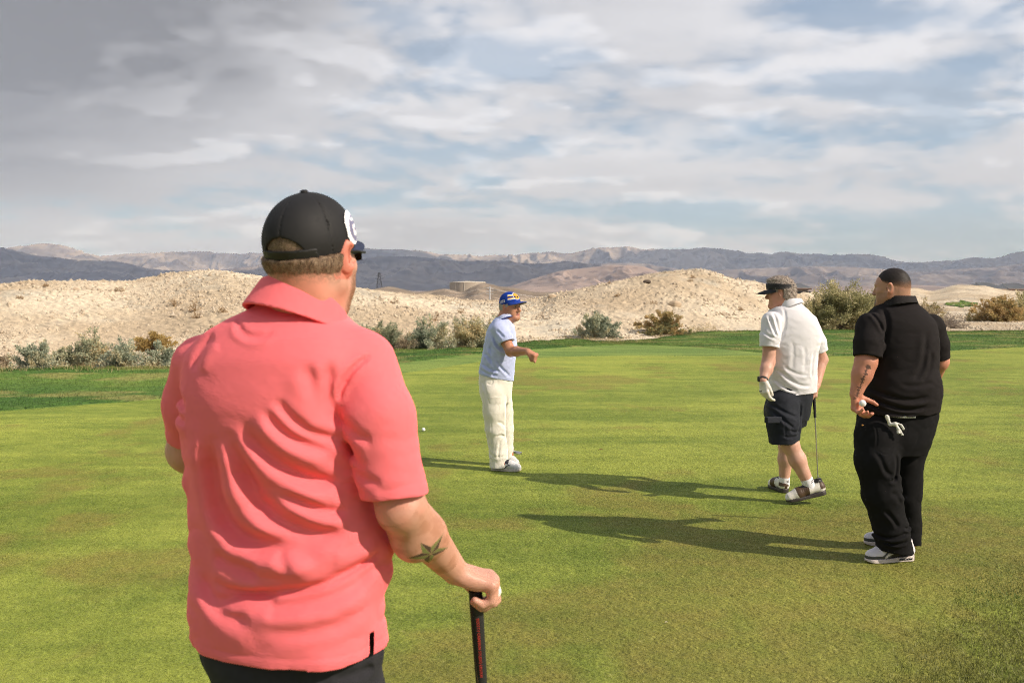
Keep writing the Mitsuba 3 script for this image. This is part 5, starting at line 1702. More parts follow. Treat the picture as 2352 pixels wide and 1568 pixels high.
    S.op(folds([(L((1776, 715), (1782, 745), (1788, 770)), 0.012, 0.011, 0.7), (L((1764, 722), (1770, 745), (1780, 775)), 0.012, 0.010, 0.7), (L((1803, 700), (1806, 730), (1800, 765), (1788, 790)), 0.006, 0.010, 0.6),
                (L((1790, 845), (1810, 868), (1840, 885), (1866, 884)), 0.008, 0.012, 0.7), (L((1782, 868), (1805, 890), (1835, 899)), 0.009, 0.012, 0.7), (L((1800, 840), (1830, 858), (1860, 862)), 0.005, 0.012, 0.6), (L((1788, 893), (1808, 903), (1840, 902)), 0.006, 0.008, 0.5),
                (L((1820, 780), (1822, 820), (1818, 850)), 0.004, 0.014, 0.6), (L((1846, 790), (1850, 830), (1846, 860)), 0.004, 0.014, 0.6), (L((1874, 800), (1868, 840), (1866, 870)), 0.007, 0.010, 0.5), (L((1780, 800), (1776, 840), (1770, 880)), 0.006, 0.010, 0.5),
                (L((1750, 760), (1764, 772), (1780, 776)), 0.007, 0.009, 0.5)], fr), None, None, 'add')
    S.op(wrinkle(0.0026, 11, 5, (1, 1, 1.4)), None, None, 'add')
    m = S.mesh([1.82, 7.5, 0.78], [2.62, 8.2, 1.66], 0.0050)
    C = palette(m.vertices, (0.68, 0.68, 0.71), 0.02, 120, 2)
    add(K + '__shirt', m, 'cloth_vc', True, color=C, label='white short sleeved polo shirt')
    m, C = collar_mesh(W(1812, 692, Y0 - 0.01), [-0.34, 0.16, 1], 0.082, 0.26, 0.032, color=(0.68, 0.68, 0.71))
    add(K + '__shirt__collar', m, 'cloth_vc', True, color=C)
    # shorts
    Tr = Field()
    rings = ring_list([(880, 1768, 1866, 7.86, 0.16), (915, 1762, 1866, 7.86, 0.165), (945, 1757, 1862, 7.87, 0.165), (965, 1762, 1858, 7.88, 0.16)], Y0)
    torso(Tr, rings, 2.3)
    Tr.chain([W(1800, 935, 7.76), W(1800, 975, 7.70), W(1803, 1030, 7.67)], [0.135, 0.128, 0.116], 0.03)
    Tr.chain([W(1822, 940, 8.0), W(1820, 985, 8.05), W(1814, 1030, 8.08)], [0.118, 0.108, 0.104], 0.012)
    Tr.plane(W(1802, 1013, 7.67), unit([0.16, 0.10, -1]))
    Lt = lambda *p: [W(a, b, 7.58)[[0, 2]] for a, b in p]
    Tr.op(folds([(Lt((1772, 925), (1800, 945), (1836, 960)), 0.010, 0.012, 0.7), (Lt((1776, 940), (1800, 965), (1826, 985)), 0.010, 0.012, 0.7), (Lt((1848, 925), (1846, 960), (1838, 990), (1832, 1010)), 0.014, 0.012, 0.5),
                 (Lt((1812, 985), (1826, 992), (1838, 988)), 0.008, 0.010, 0.6), (Lt((1796, 1000), (1818, 1003), (1836, 996)), 0.006, 0.008, 0.6), (Lt((1800, 955), (1802, 980), (1804, 1008)), 0.003, 0.006, 0.4)], fr), None, None, 'add')
    Tr.op(wrinkle(0.0030, 11, 9, (1, 1, 0.8)), None, None, 'add')
    m = Tr.mesh([1.86, 7.45, 0.40], [2.52, 8.3, 1.02], 0.0055)
    add(K + '__shorts', m, 'cloth_vc', True, color=palette(m.vertices, (0.016, 0.019, 0.026), 0.15, 70, 3), label='dark navy cargo shorts')
    fl = Field()
    pc = W(1776, 964, 7.575)
    fl.box(pc, [0.075, 0.020, 0.024], rot(28, 0, 3), 0.006)
    m = fl.mesh(pc - 0.1, pc + 0.1, 0.005)
    add(K + '__shorts__pocket_flap', m, 'cloth_vc', True, color=palette(m.vertices, (0.018, 0.021, 0.028), 0.15, 70, 3))
    # socks
    for kk, a, b, r0, r1 in ((0, kn[0], an[0], 0.0475, 0.046), (1, kn[1], an[1], 0.0445, 0.044)):
        d = unit(b - a)
        F = Field()
        F.chain([b - d * 0.055, b + d * 0.02], [r0, r1], 0.0)
        F.ell(b + d * 0.010, [0.037, 0.037, 0.037], None, 0.01)
        F.plane(b - d * 0.052, -d + np.array([0, 0, 0.0]))
        m = F.mesh(b - 0.14, b + 0.14, 0.004)
        C = palette(m.vertices, (0.78, 0.78, 0.82), 0.03, 90, 1)
        t = (m.vertices - b) @ d
        lo = (np.abs(t + 0.022) < 0.010) & (m.vertices[:, 1] < b[1] - 0.012) & (np.abs(m.vertices[:, 0] - b[0] - 0.016) < 0.012) & (np.abs(np.abs(t + 0.022) - 0.006) < 0.0035)
        C[lo] = (0.05, 0.05, 0.06)
        add(K + '__sock', m, 'cloth_vc', True, color=C)

    def paint(u, s, z):
        C = np.tile([0.70, 0.68, 0.63], (len(u), 1)) * (0.95 + 0.1 * meshkit.noise(np.stack([u * 30, s * 200, z * 200], -1), 3))[:, None]
        br = (0.075, 0.045, 0.026)
        C[(u > 0.42) & (u < 0.72 - 1.2 * np.maximum(0.06 - z, 0)) & (z < 0.12)] = br
        C[(u < 0.16) & (z > 0.055)] = br
        C[(u < 0.06) & (np.abs(s) < 0.012)] = br
        C[(u > 0.42) & (u < 0.62) & (z > 0.095)] = (0.015, 0.013, 0.012)
        C[(u < 0.42) & (z > 0.108)] = (0.02, 0.02, 0.02)
        return C
    toe = np.array([W(1806, 1160, 7.64)[0], 7.66, 0.010])
    hl = W(1900, 1133, 7.66)
    shoe(K + '__shoe', hl, toe, paint, (0.045, 0.038, 0.036), ankle=0.112, label='white and brown golf shoe with its heel raised')
    shoe(K + '__shoe', [W(1805, 1132, 8.08)[0], 8.08, 0.002], [W(1768, 1110, 8.36)[0], 8.34, 0.002], paint, (0.045, 0.038, 0.036), ankle=0.112, label='white and brown golf shoe flat on the grass')
    ft = np.array([W(1880, 1112, 8.02)[0], 8.02, 0.10])
    ft = W(1879, 1108, 7.90)
    putter('golf_club_002', g0 + np.array([-0.004, 0.0, 0.06]), ft, 'putter in the right hand of the man in white', [0.35, 0.9, 0], grip_len=0.29)


white_man()


# ------------------------------------------------------------------ the man in black, standing at the right
def black_man():
    K = 'person_003'
    tag(K, 'heavy man in black polo shirt and black jeans holding a golf ball', 'person')
    Y0 = 6.1
    hd = Head(W(2047, 660, Y0), rot(56, -2, 0), 1.01, jowl=0.8, nose=0.95, ear=0.003)
    lsh, lel, lwr = W(1998, 752, 6.02), W(1989, 832, 5.95), W(1966, 904, 5.93)
    rsh, rel, rwr = W(2140, 752, 6.2), W(2157, 830, 6.24), W(2140, 885, 6.45)
    nk = W(2060, 700, 6.12)
    F = Field()
    hd.add(F)
    F.cone(hd.pt(0, -0.03, -0.04), nk, 0.070, 0.072, 0.03)
    F.cone(nk, W(2065, 770, 6.1), 0.08, 0.12, 0.05)
    F.cone(lsh, rsh, 0.055, 0.055, 0.05)
    F.cone(W(2065, 770, 6.1), W(2062, 960, 6.1), 0.13, 0.15, 0.05)
    F.chain([lsh, lel], [0.066, 0.062], 0.03)
    F.chain([lel, lel * 0.62 + lwr * 0.38, lwr], [0.062, 0.057, 0.037], 0.03)
    F.chain([rsh, rel, rwr], [0.064, 0.055, 0.036], 0.03)
    hand(F, lwr, unit([0.10, -0.02, -1]), [0.55, -0.83, 0], [0.83, 0.55, 0.1], 1.08, curl=(42, 46, 50, 54), curl2=(42, 44, 46, 46), spread=3, thumb_dir=[0.88, -0.08, -0.32], thumb_curl=4)
    hand(F, rwr, unit([-0.3, 0.5, -0.8]), [-0.6, 0, -0.3], [0, 0.8, 0.2], 1.05, curl=(60, 62, 64, 66), curl2=(70, 70, 70, 70))
    for hip, kne, an in ((W(2030, 985, 6.02), W(2030, 1110, 5.96), W(2062, 1262, 6.02)), (W(2092, 985, 6.2), W(2088, 1110, 6.2), W(2094, 1245, 6.30))):
        F.chain([hip, kne, an], [0.085, 0.052, 0.036], 0.03)
    m = F.mesh([1.85, 5.6, 0.02], [2.85, 6.75, 1.90], 0.0038)
    V = m.vertices
    C = palette(V, (0.43, 0.235, 0.155), 0.12, 40, 1)
    C = blend(C, 0.4 * sstep(0.5, 0.7, meshkit.fbm(V * 18, 3, 3)), (0.47, 0.20, 0.12))
    q = hd.local(V)
    x, y, z = np.abs(q[:, 0]), q[:, 1], q[:, 2]
    goat = (y > 0.055) & (z < -0.052) & (x < 0.034) & (z > -0.14)
    C = blend(C, goat * 0.85, (0.018, 0.013, 0.010))
    jawl = (y > -0.01) & (z < -0.03) & (z > -0.12)
    C = blend(C, jawl * 0.25, (0.10, 0.06, 0.045))
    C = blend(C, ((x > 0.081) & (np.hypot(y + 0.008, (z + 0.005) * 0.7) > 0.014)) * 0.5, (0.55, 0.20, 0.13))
    C = blend(C, ((x > 0.078) & (np.hypot(y - 0.002, (z + 0.004) * 0.7) < 0.009)) * 0.6, (0.16, 0.06, 0.04))  # ear hollow: its shade is painted dark into the skin colour
    nape = (y < 0.0) & (x < 0.074) & (z > -0.085) & (z < 0.06)
    dens = sstep(-0.080, 0.005, z + 0.02 * (meshkit.noise(V * 260, 3) - 0.5))
    C = blend(C, nape * dens * 0.30, (0.020, 0.014, 0.011))
    hd.paint(V, C, brow=(0.015, 0.010, 0.008))
    # tattoo lettering down the outside of the left forearm: a rosette and a column of dark marks
    ax = unit(lwr - lel)
    t = (V - lel) @ ax
    side = unit(np.cross(ax, [0, 1, 0]))
    sx = (V - (lel + np.outer(t, ax))) @ side
    face = (V[:, 1] < (lel + np.outer(t, ax))[:, 1] - 0.012) & (t > 0.02) & (t < 0.235) & (np.linalg.norm(V - (lel + np.outer(t, ax)), axis=1) < 0.1)
    sx = sx * (1 if side[0] > 0 else -1) + 0.006
    star = face & (np.hypot(t - 0.030, sx - 0.004) < 0.016 + 0.003 * np.sin(5 * np.arctan2(t - 0.03, sx)))
    ph = (t - 0.05) / 0.017
    k_ = np.floor(ph)
    w_ = 0.010 + 0.003 * np.sin(k_ * 2.3)
    mark = face & (t > 0.05) & (np.abs(sx - 0.003 * np.sin(k_ * 1.7)) < w_ * (0.45 + 0.55 * (np.abs((ph % 1) - 0.5) < 0.30))) & ((meshkit.noise(V * 160, 31) > 0.30))
    C = blend(C, 0.82 * (star | mark), (0.028, 0.026, 0.024))
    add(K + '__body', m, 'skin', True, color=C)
    # cropped black hair with a fade
    H = Field()
    hd.add(H, skull_only=True, grow=0.0022)
    H.plane(hd.pt(0, 0, -0.060), -(hd.R @ unit([0, 0.10, 1])))
    H.plane(hd.pt(0, 0.090, 0.050), hd.R @ unit([0, 1, -3.0]))
    for e in (-1, 1):
        H.ell(hd.pt(e * 0.092, 0.002, -0.016), np.array([0.028, 0.020, 0.032]), hd.R, 0.004, 's')
    H.op(lambda P: 0.0022 * (meshkit.fbm(P * 130, 2, 4) - 0.5), None, None, 'add')
    m = H.mesh(hd.o - 0.16, hd.o + [0.16, 0.16, 0.18], 0.0035)
    q = hd.local(m.vertices)
    fade = sstep(-0.050, 0.050, q[:, 2] + 0.25 * (meshkit.noise(m.vertices * 260, 3) - 0.5) * 0.1)
    edge = np.minimum((0.090 + 3.0 * (q[:, 2] - 0.050) - q[:, 1]) / 3.16, q[:, 2] + 0.10 * q[:, 1] + 0.060)
    edge = edge + 0.010 * (meshkit.noise(m.vertices * 330, 13) - 0.5)
    fade = fade * sstep(-0.002, 0.012, edge)
    C = blend(np.tile([0.36, 0.185, 0.11], (len(q), 1)), fade, (0.016, 0.012, 0.010)) * (0.8 + 0.4 * meshkit.noise(m.vertices * 300, 8))[:, None]
    add(K + '__hair', m, 'hair_matte', True, color=C, label='black hair cropped short and faded at the nape')
    # shirt
    S = Field()
    rings = ring_list([(686, 2034, 2092, 6.11, 0.07), (700, 2016, 2110, 6.11, 0.11), (718, 1999, 2130, 6.11, 0.15), (745, 1990, 2148, 6.11, 0.185), (790, 1990, 2152, 6.10, 0.20), (840, 1989, 2150, 6.10, 0.21), (880, 1984, 2156, 6.09, 0.22), (915, 1978, 2156, 6.09, 0.215), (945, 1973, 2151, 6.09, 0.205), (985, 1971, 2150, 6.09, 0.20)], Y0)
    torso(S, rings, 2.2)
    sleeve(S, [W(2000, 752, 6.02), W(1996, 790, 5.97), W(1992, 835, 5.945)], [0.092, 0.090, 0.086], W(1993, 820, 5.95), k1=0.006)
    sleeve(S, [W(2138, 752, 6.2), W(2150, 790, 6.22), W(2157, 835, 6.24)], [0.086, 0.078, 0.072], W(2156, 823, 6.24), k1=0.006)
    S.plane(W(2062, 956, 5.9), unit([0.02, 0.05, -1]))
    S.cone(nk - [0, 0, 0.01], hd.pt(0, -0.03, -0.10), 0.060, 0.060, 0.004, 's')
    fr = ([0, 6.1, 0], [1, 0, 0], [0, 0, 1], [0, -1, 0])
    L = lambda *p: [W(a, b, 5.90)[[0, 2]] for a, b in p]
    S.op(folds([(L((2010, 715), (2024, 740), (2034, 768)), 0.012, 0.011, 0.7), (L((2044, 700), (2048, 735), (2042, 770), (2032, 800)), 0.010, 0.013, 0.7), (L((2140, 760), (2128, 800), (2120, 840), (2090, 872)), 0.012, 0.018, 0.6),
                (L((2140, 800), (2136, 850), (2110, 878)), 0.010, 0.016, 0.6), (L((2000, 885), (2040, 908), (2090, 918), (2140, 905)), 0.012, 0.014, 0.7), (L((2006, 908), (2040, 930), (2080, 940), (2130, 930)), 0.013, 0.011, 0.7), (L((1990, 920), (2020, 938), (2060, 950), (2110, 948)), 0.010, 0.010, 0.6),
                (L((2060, 880), (2100, 885), (2146, 875)), 0.006, 0.014, 0.6), (L((2030, 780), (2026, 830), (2010, 870)), 0.008, 0.016, 0.6)], fr), None, None, 'add')
    S.op(wrinkle(0.0030, 9, 5, (1, 1, 1.5)), None, None, 'add')
    m = S.mesh([1.98, 5.7, 0.78], [2.80, 6.5, 1.68], 0.0050)
    add(K + '__shirt', m, 'cloth_dark', True, color=palette(m.vertices, (0.0150, 0.0130, 0.0135), 0.10, 120, 2), label='black short sleeved polo shirt')
    m, C = collar_mesh(W(2063, 688, 6.095), [-0.08, 0.22, 1], 0.094, 0.22, 0.030, color=(0.0150, 0.0130, 0.0135))
    add(K + '__shirt__collar', m, 'cloth_vc', True, color=C)
    us = Field()
    rings = ring_list([(935, 1990, 2135, 6.09, 0.195), (958, 1990, 2135, 6.09, 0.196)], Y0)
    torso(us, rings, 2.2)
    us.plane(W(2072, 960.5, 5.89), unit([0, 0.05, -1]))
    us.box([W(2075, 955, 5.9)[0], 5.93, W(2075, 955, 5.9)[2]], [0.075, 0.12, 0.10], None, 0, 0, 'i')
    m = us.mesh([2.1, 5.8, 0.8], [2.6, 6.1, 1.02], 0.005)
    add(K + '__undershirt', m, 'cloth_vc', True, color=palette(m.vertices, (0.72, 0.72, 0.72), 0.03), label='white undershirt hem showing below the black shirt')
    # jeans
    Tr = Field()
    rings = ring_list([(935, 1978, 2148, 6.1, 0.185), (965, 1970, 2148, 6.1, 0.190), (1005, 1964, 2138, 6.1, 0.190), (1040, 1968, 2122, 6.1, 0.17)], Y0)
    torso(Tr, rings, 2.25)
    Tr.chain([W(2016, 1000, 6.02), W(2014, 1060, 5.98), W(2026, 1135, 5.97), W(2046, 1215, 6.0), W(2058, 1275, 6.02)], [0.138, 0.128, 0.112, 0.104, 0.108], 0.03)
    Tr.chain([W(2088, 1000, 6.2), W(2080, 1060, 6.2), W(2080, 1135, 6.22), W(2086, 1200, 6.26), W(2088, 1255, 6.30)], [0.128, 0.112, 0.098, 0.080, 0.078], 0.012)
    Tr.plane(W(2058, 1267, 6.0), unit([-0.12, 0.0, -1]))
    Lt = lambda *p: [W(a, b, 5.88)[[0, 2]] for a, b in p]
    Tr.op(folds([(Lt((2058, 1040), (2060, 1080), (2052, 1110)), 0.014, 0.012, 0.4), (Lt((2005, 1035), (2024, 1065), (2036, 1085), (2054, 1088)), 0.009, 0.013, 0.6), (Lt((2040, 1100), (2052, 1102), (2062, 1094)), 0.010, 0.010, 0.7),
                 (Lt((2040, 1130), (2060, 1140), (2066, 1160)), 0.007, 0.014, 0.6), (Lt((2030, 1170), (2050, 1190), (2066, 1215)), 0.010, 0.012, 0.7), (Lt((2016, 1228), (2040, 1238), (2070, 1232), (2096, 1225)), 0.014, 0.010, 0.8), (Lt((2030, 1246), (2056, 1252), (2090, 1244)), 0.012, 0.008, 0.8), (Lt((2080, 1212), (2095, 1218), (2106, 1212)), 0.010, 0.008, 0.8),
                 (Lt((2070, 1085), (2090, 1096), (2110, 1094)), 0.008, 0.012, 0.6), (Lt((2066, 1130), (2088, 1140), (2108, 1132)), 0.008, 0.012, 0.6),
                 # back pocket edges
                 (Lt((2013, 968), (2016, 1000), (2012, 1030)), 0.004, 0.004, 0.5), (Lt((2013, 969), (2040, 973), (2088, 972)), 0.004, 0.004, 0.5), (Lt((2012, 1030), (2032, 1042), (2056, 1024)), 0.004, 0.004, 0.5), (Lt((2088, 972), (2084, 1000), (2058, 1024)), 0.004, 0.004, 0.5),
                 (Lt((2118, 1000), (2110, 1020), (2100, 1035)), 0.004, 0.004, 0.5)], fr), None, None, 'add')
    Tr.op(wrinkle(0.0040, 9, 9, (1, 1, 0.9)), None, None, 'add')
    m = Tr.mesh([1.95, 5.6, 0.02], [2.75, 6.55, 1.02], 0.0055)
    C = palette(m.vertices, (0.0085, 0.0085, 0.0092), 0.2, 60, 3)
    add(K + '__jeans', m, 'cloth_dark', True, color=C, label='baggy black jeans bunched at the ankles')
    rv = trimesh.creation.icosphere(subdivisions=1, radius=0.006)
    rv.apply_translation(W(1981, 976, 5.93))
    scene['copper'] = principled((0.55, 0.25, 0.08), 0.35, metallic=1.0)
    add(K + '__jeans__rivet', rv, 'copper', True)

    def paint(u, s, z):
        C = np.tile([0.62, 0.60, 0.62], (len(u), 1))
        dark = (z < 0.046 + 0.030 * sstep(0.74, 0.62, u)) & (u > 0.14)
        C[dark] = (0.055, 0.060, 0.065)
        C[dark & (u < 0.55)] = (0.012, 0.012, 0.014)
        sw = (np.abs(z - (0.052 + 0.12 * (0.62 - u) - 0.18 * np.maximum(u - 0.62, 0))) < 0.009 * sstep(0.30, 0.55, u) + 0.001) & (u > 0.28) & (u < 0.68)
        C[sw] = (0.62, 0.60, 0.62)
        C[(u < 0.13) & (z > 0.03)] = (0.64, 0.62, 0.64)
        C[(u > 0.50) & (u < 0.60) & (z > 0.078) & (np.sin(u * 200) > 0)] = (0.30, 0.30, 0.31)
        return C
    hl = np.array([W(2107, 1290, 6.0)[0], 6.06, 0.002]); toe = np.array([W(1986, 1290, 6.0)[0], 5.99, 0.002])
    f, s, u, Ls = shoe(K + '__shoe', hl, toe, paint, (0.56, 0.50, 0.47), width=1.08, ankle=0.112, vox=0.0035, label='white and grey running shoe with black heel panel')
    shoe(K + '__shoe', np.array([W(2110, 1262, 6.3)[0], 6.36, 0.002]), np.array([W(2000, 1262, 6.3)[0], 6.44, 0.002]), paint, (0.56, 0.50, 0.47), width=1.05, ankle=0.112)
    tx = meshkit.text_mesh('AIRMAX', 0.0105, 0.0012, bold=True)
    v = tx.vertices
    a = 0.385 - v[:, 0] / Ls * 1.1
    sgn = 1.0 if s[1] < 0 else -1.0
    wv = sgn * (0.0440 + 0.002 + v[:, 2])
    tx.vertices = hl + np.outer(a * Ls, f) + np.outer(wv, s) + np.outer(0.050 + v[:, 1] + 0.10 * (0.38 - a) * 0.3, u)
    add(K + '__shoe__lettering', tx, 'thread_white', False)
    bm = Field()
    c = hl + f * 0.24 * Ls + s * sgn * 0.042 + u * 0.017
    bm.box(c, [0.045, 0.004, 0.006], np.stack([f, s, u], 1), 0.004)
    m = bm.mesh(c - 0.07, c + 0.07, 0.003)
    add(K + '__shoe__sole_window', m, 'black_gloss', True)
    # golf ball in his hand
    gb_ = trimesh.creation.icosphere(subdivisions=4, radius=0.0214)
    gb_.apply_translation(W(1981, 926, 5.885))
    add('golf_ball', gb_, 'ball_white', True, label='white golf ball held behind his back by the man in black', category='golf ball')
    # glove hanging out of the back pocket
    gl = Field()
    pt = lambda a, b, y=5.875: W(a, b, y)
    gl.chain([pt(2037, 956, 5.89), pt(2044, 974, 5.885)], [0.011, 0.009], 0.006)
    gl.chain([pt(2044, 974, 5.885), pt(2056, 973, 5.872)], [0.010, 0.012], 0.006)
    gl.chain([pt(2056, 973, 5.872), pt(2062, 984, 5.868), pt(2064, 993, 5.866)], [0.008, 0.007, 0.0085], 0.004)
    gl.chain([pt(2060, 972, 5.872), pt(2070, 975, 5.866), pt(2075, 984, 5.864)], [0.006, 0.006, 0.0075], 0.004)
    gl.chain([pt(2060, 975, 5.872), pt(2067, 988, 5.868), pt(2072, 997, 5.866)], [0.005, 0.006, 0.007], 0.003)
    gl.op(lambda P: 0.007 * (meshkit.fbm(P * 75, 2, 4) - 0.5), None, None, 'add')
    m = gl.mesh(pt(2030, 1010, 5.83), pt(2085, 945, 5.92), 0.003)
    add('golf_glove', m, 'leather_vc', True, color=palette(m.vertices, (0.60, 0.60, 0.55), 0.15, 80, 2), label='crumpled white golf glove hanging from the back pocket of black jeans', category='glove')
    putter('golf_club_003', W(2120, 893, 6.62), np.array([W(2120, 1250, 7.0)[0] - 0.1, 6.95, 0.006]), 'putter held in front of the man in black, mostly hidden by him', [-0.7, 0.3, 0])


black_man()

# ------------------------------------------------------------------ the ball on the green
bl = trimesh.creation.icosphere(subdivisions=4, radius=0.0214)
p = W(973, 992, 11.7)
bl.apply_translation([p[0], 11.68, 0.0214 + 0.002])
add('golf_ball', bl, 'ball_white', True, label='white golf ball lying on the putting green', category='golf ball')

# ------------------------------------------------------------------ desert shrubs
scene['leaf_vc'] = {'type': 'principledthin', 'base_color': VC, 'roughness': 0.8, 'diff_trans': 0.7, 'spec_trans': 0.0}
scene['twig_vc'] = principled(VC, 0.9, specular=0.1)


def ground_at(x, y):
    if y < edge3(np.array([x]))[0]:
        return float(lawn_z(np.array([x]), np.array([y]))[0]) + 0.02
    return float(desert_z(np.array([x]), np.array([y]))[0])


def shrub(key, base, w, h, leaves, cols, rng, leaf=0.05, stems=46, twig=(0.20, 0.15, 0.10), bare=0.25, upright=0.9, lean=(0, 0), sag=0.12, side=1.0):
    """Stems fanning out of one base, each forking, the outer part of each set with small leaves."""
    base = np.asarray(base, float)
    lob = [(rng.uniform(0, 2 * np.pi), rng.uniform(0.75, 1.15)) for _ in range(6)]
    pts, tub = [], []
    for i in range(stems):
        az = rng.uniform(0, 2 * np.pi)
        el = math.acos(rng.uniform(0, 1) ** upright)
        s = np.mean([1 + (k - 1) * math.exp(-((az - a + math.pi) % (2 * math.pi) - math.pi) ** 2 / 0.5) * 3 for a, k in lob])
        tip = np.array([math.cos(az) * math.sin(el) * w / 2, math.sin(az) * math.sin(el) * w / 2 * side, math.cos(el) * h]) * s * rng.uniform(0.72, 1.05)
        tip[2] = max(tip[2], 0.06 * h)
        tip[:2] += np.array(lean) * h
        n = 7
        t = np.linspace(0, 1, n)[:, None]
        mid = tip * np.array([0.45, 0.45, 0.75])
        c = (1 - t) ** 2 * 0 + 2 * t * (1 - t) * mid + t * t * tip
        c[:, :2] += rng.uniform(-0.06, 0.06, 2) * w * 0.6
        c += rng.normal(size=c.shape) * 0.02 * h * t
        c[:, 2] -= sag * h * (t[:, 0] ** 3) * rng.uniform(0, 1)
        c[:, 2] = np.maximum(c[:, 2], 0.02)
        tub.append(tube(base + c, np.linspace(0.010, 0.003, n) * (0.6 + h * 0.5), 4, False))
        m = int(leaves / stems)
        for _ in range(4):                                  # side twigs
            a = rng.uniform(bare, 0.95)
            p0 = np.array([np.interp(a, t[:, 0], c[:, j]) for j in range(3)])
            dvec = unit(tip / np.linalg.norm(tip) + rng.normal(size=3) * 0.55) * h * rng.uniform(0.12, 0.30)
            if rng.uniform() < 0.6:
                tub.append(tube([base + p0, base + p0 + dvec], [0.004 * (0.6 + h * .4), 0.002], 3, False))
            b = rng.uniform(0, 1, (m // 5, 1)) ** 0.8
            pts.append(p0 + b * dvec + rng.normal(size=(m // 5, 3)) * 0.035 * h)
        b = rng.uniform(bare, 1, m // 5)
        pts.append(np.stack([np.interp(b, t[:, 0], c[:, j]) for j in range(3)], -1) + rng.normal(size=(m // 5, 3)) * 0.03 * h)
    P = np.vstack(pts)
    P[:, 2] = np.abs(P[:, 2]) + 0.01
    n = len(P)
    out = unit_rows(P - np.array([0, 0, h * 0.2]) + rng.normal(size=(n, 3)) * 0.5 * h)
    s = np.cross(out, rng.normal(size=(n, 3))); s = unit_rows(s)
    L = leaf * rng.uniform(0.6, 1.4, (n, 1))
    v = np.stack([P - s * L * 0.28, P + out * L * 0.5 - s * 0.0, P + s * L * 0.28, P + out * L], 1)
    v = np.stack([P, P + out * L * 0.5 + s * L * 0.3, P + out * L, P + out * L * 0.5 - s * L * 0.3], 1)
    f = np.arange(4 * n).reshape(-1, 4)
    f = np.vstack([f[:, [0, 1, 2]], f[:, [0, 2, 3]]])
    m = trimesh.Trimesh(base + v.reshape(-1, 3), f, process=False)
    cols = np.asarray(cols, float)
    cl = meshkit.fbm(P * 2.2 / max(h, 0.5) + base, 2, 7)
    pick = np.clip((cl - 0.5) * 2.2 + 0.5 + 0.22 * rng.normal(size=n), 0, 0.999) * (len(cols) - 1)
    i = pick.astype(int); a = (pick - i)[:, None]
    C = cols[i] * (1 - a) + cols[np.minimum(i + 1, len(cols) - 1)] * a
    C = np.clip(C * 1.12 * rng.uniform(0.8, 1.2, (n, 1)), 0, 0.8)
    add(key + '__foliage', m, 'leaf_vc', False, color=np.repeat(C, 4, 0))
    tm = cat(tub)
    add(key + '__stem', tm, 'twig_vc', False, color=palette(tm.vertices, twig, 0.25, 8, 1))


def unit_rows(a):
    return a / (np.linalg.norm(a, axis=1, keepdims=True) + 1e-9)


SALT = [(0.22, 0.255, 0.185), (0.36, 0.395, 0.29), (0.46, 0.485, 0.37), (0.50, 0.445, 0.28)]
SALT2 = [(0.21, 0.23, 0.145), (0.34, 0.365, 0.245), (0.44, 0.45, 0.31), (0.56, 0.46, 0.27)]
GOLD = [(0.34, 0.24, 0.09), (0.48, 0.36, 0.15), (0.56, 0.44, 0.21)]
OLIVE = [(0.23, 0.225, 0.11), (0.38, 0.36, 0.19), (0.51, 0.46, 0.27), (0.60, 0.52, 0.32)]
RUST = [(0.20, 0.21, 0.11), (0.33, 0.28, 0.13), (0.46, 0.35, 0.16), (0.50, 0.37, 0.19)]
DRY = [(0.36, 0.29, 0.20), (0.50, 0.42, 0.31)]


def plant(px, py_base, px_w, px_h, y, cols, leaves, label, group=None, name='desert_shrub', **kw):
    q = W(px, py_base, y)
    g = ground_at(q[0], y)
    k, n = name, 0
    while k in labels:
        n += 1
        k = f'{name}_{n:03d}'
    s = y / FOCAL
    shrub(k, [q[0], y, g - 0.02], px_w * s * 1.06, px_h * s, int(leaves * 1.9), cols, rng, **{'bare': 0.12, **kw, 'leaf': kw.get('leaf', 0.05) * 0.78})
    tag(k, label, 'shrub', group)


rng = np.random.default_rng(21)
# left cluster beside the rough
plant(80, 842, 118, 62, 21.3, SALT, 7000, 'grey green saltbush at the left end of the row by the rough grass', leaf=0.055, side=0.8)
plant(160, 832, 80, 50, 22.4, SALT2, 4500, 'yellow tipped saltbush behind the left end of the row', leaf=0.05)
plant(215, 828, 110, 84, 22.3, SALT2, 7000, 'tallest saltbush of the row left of the man in coral', leaf=0.05)
plant(278, 838, 120, 68, 21.5, SALT, 7000, 'blue green saltbush in the middle of the left row', leaf=0.05)
plant(372, 836, 120, 60, 21.8, SALT, 6500, 'grey green saltbush next to the left sleeve of the man in coral', leaf=0.05, side=0.8)
plant(455, 836, 110, 62, 22.2, SALT, 5000, 'saltbush mostly hidden behind the left shoulder of the man in coral', leaf=0.05)
plant(0, 838, 70, 36, 22.0, DRY + SALT[1:2], 2500, 'low sparse pale shrub cut by the left picture edge', leaf=0.045)
plant(350, 783, 98, 50, 27.6, GOLD, 8000, 'rounded golden brown dry bush on the slope above the left row', leaf=0.05, bare=0.4, sag=0.02, name='dry_bush', upright=0.7)
# centre
plant(880, 792, 140, 70, 28.6, SALT2, 9000, 'broad green and tan saltbush right of the man in coral', leaf=0.06)
plant(930, 800, 70, 46, 28.0, DRY + SALT2[2:], 2600, 'straw coloured sparse shrub between two green saltbushes', leaf=0.05)
plant(985, 803, 116, 74, 28.3, SALT, 8500, 'upright grey green saltbush left of the man in pale blue', leaf=0.055)
plant(1082, 797, 128, 82, 29.2, SALT2, 9500, 'tall grey green saltbush right behind the man in pale blue', leaf=0.055)
plant(1130, 795, 60, 70, 29.6, SALT2, 4000, 'saltbush peeping out behind the back of the man in pale blue', leaf=0.055)
plant(820, 780, 90, 48, 30.0, SALT, 5000, 'grey saltbush at the right shoulder of the man in coral', leaf=0.055)
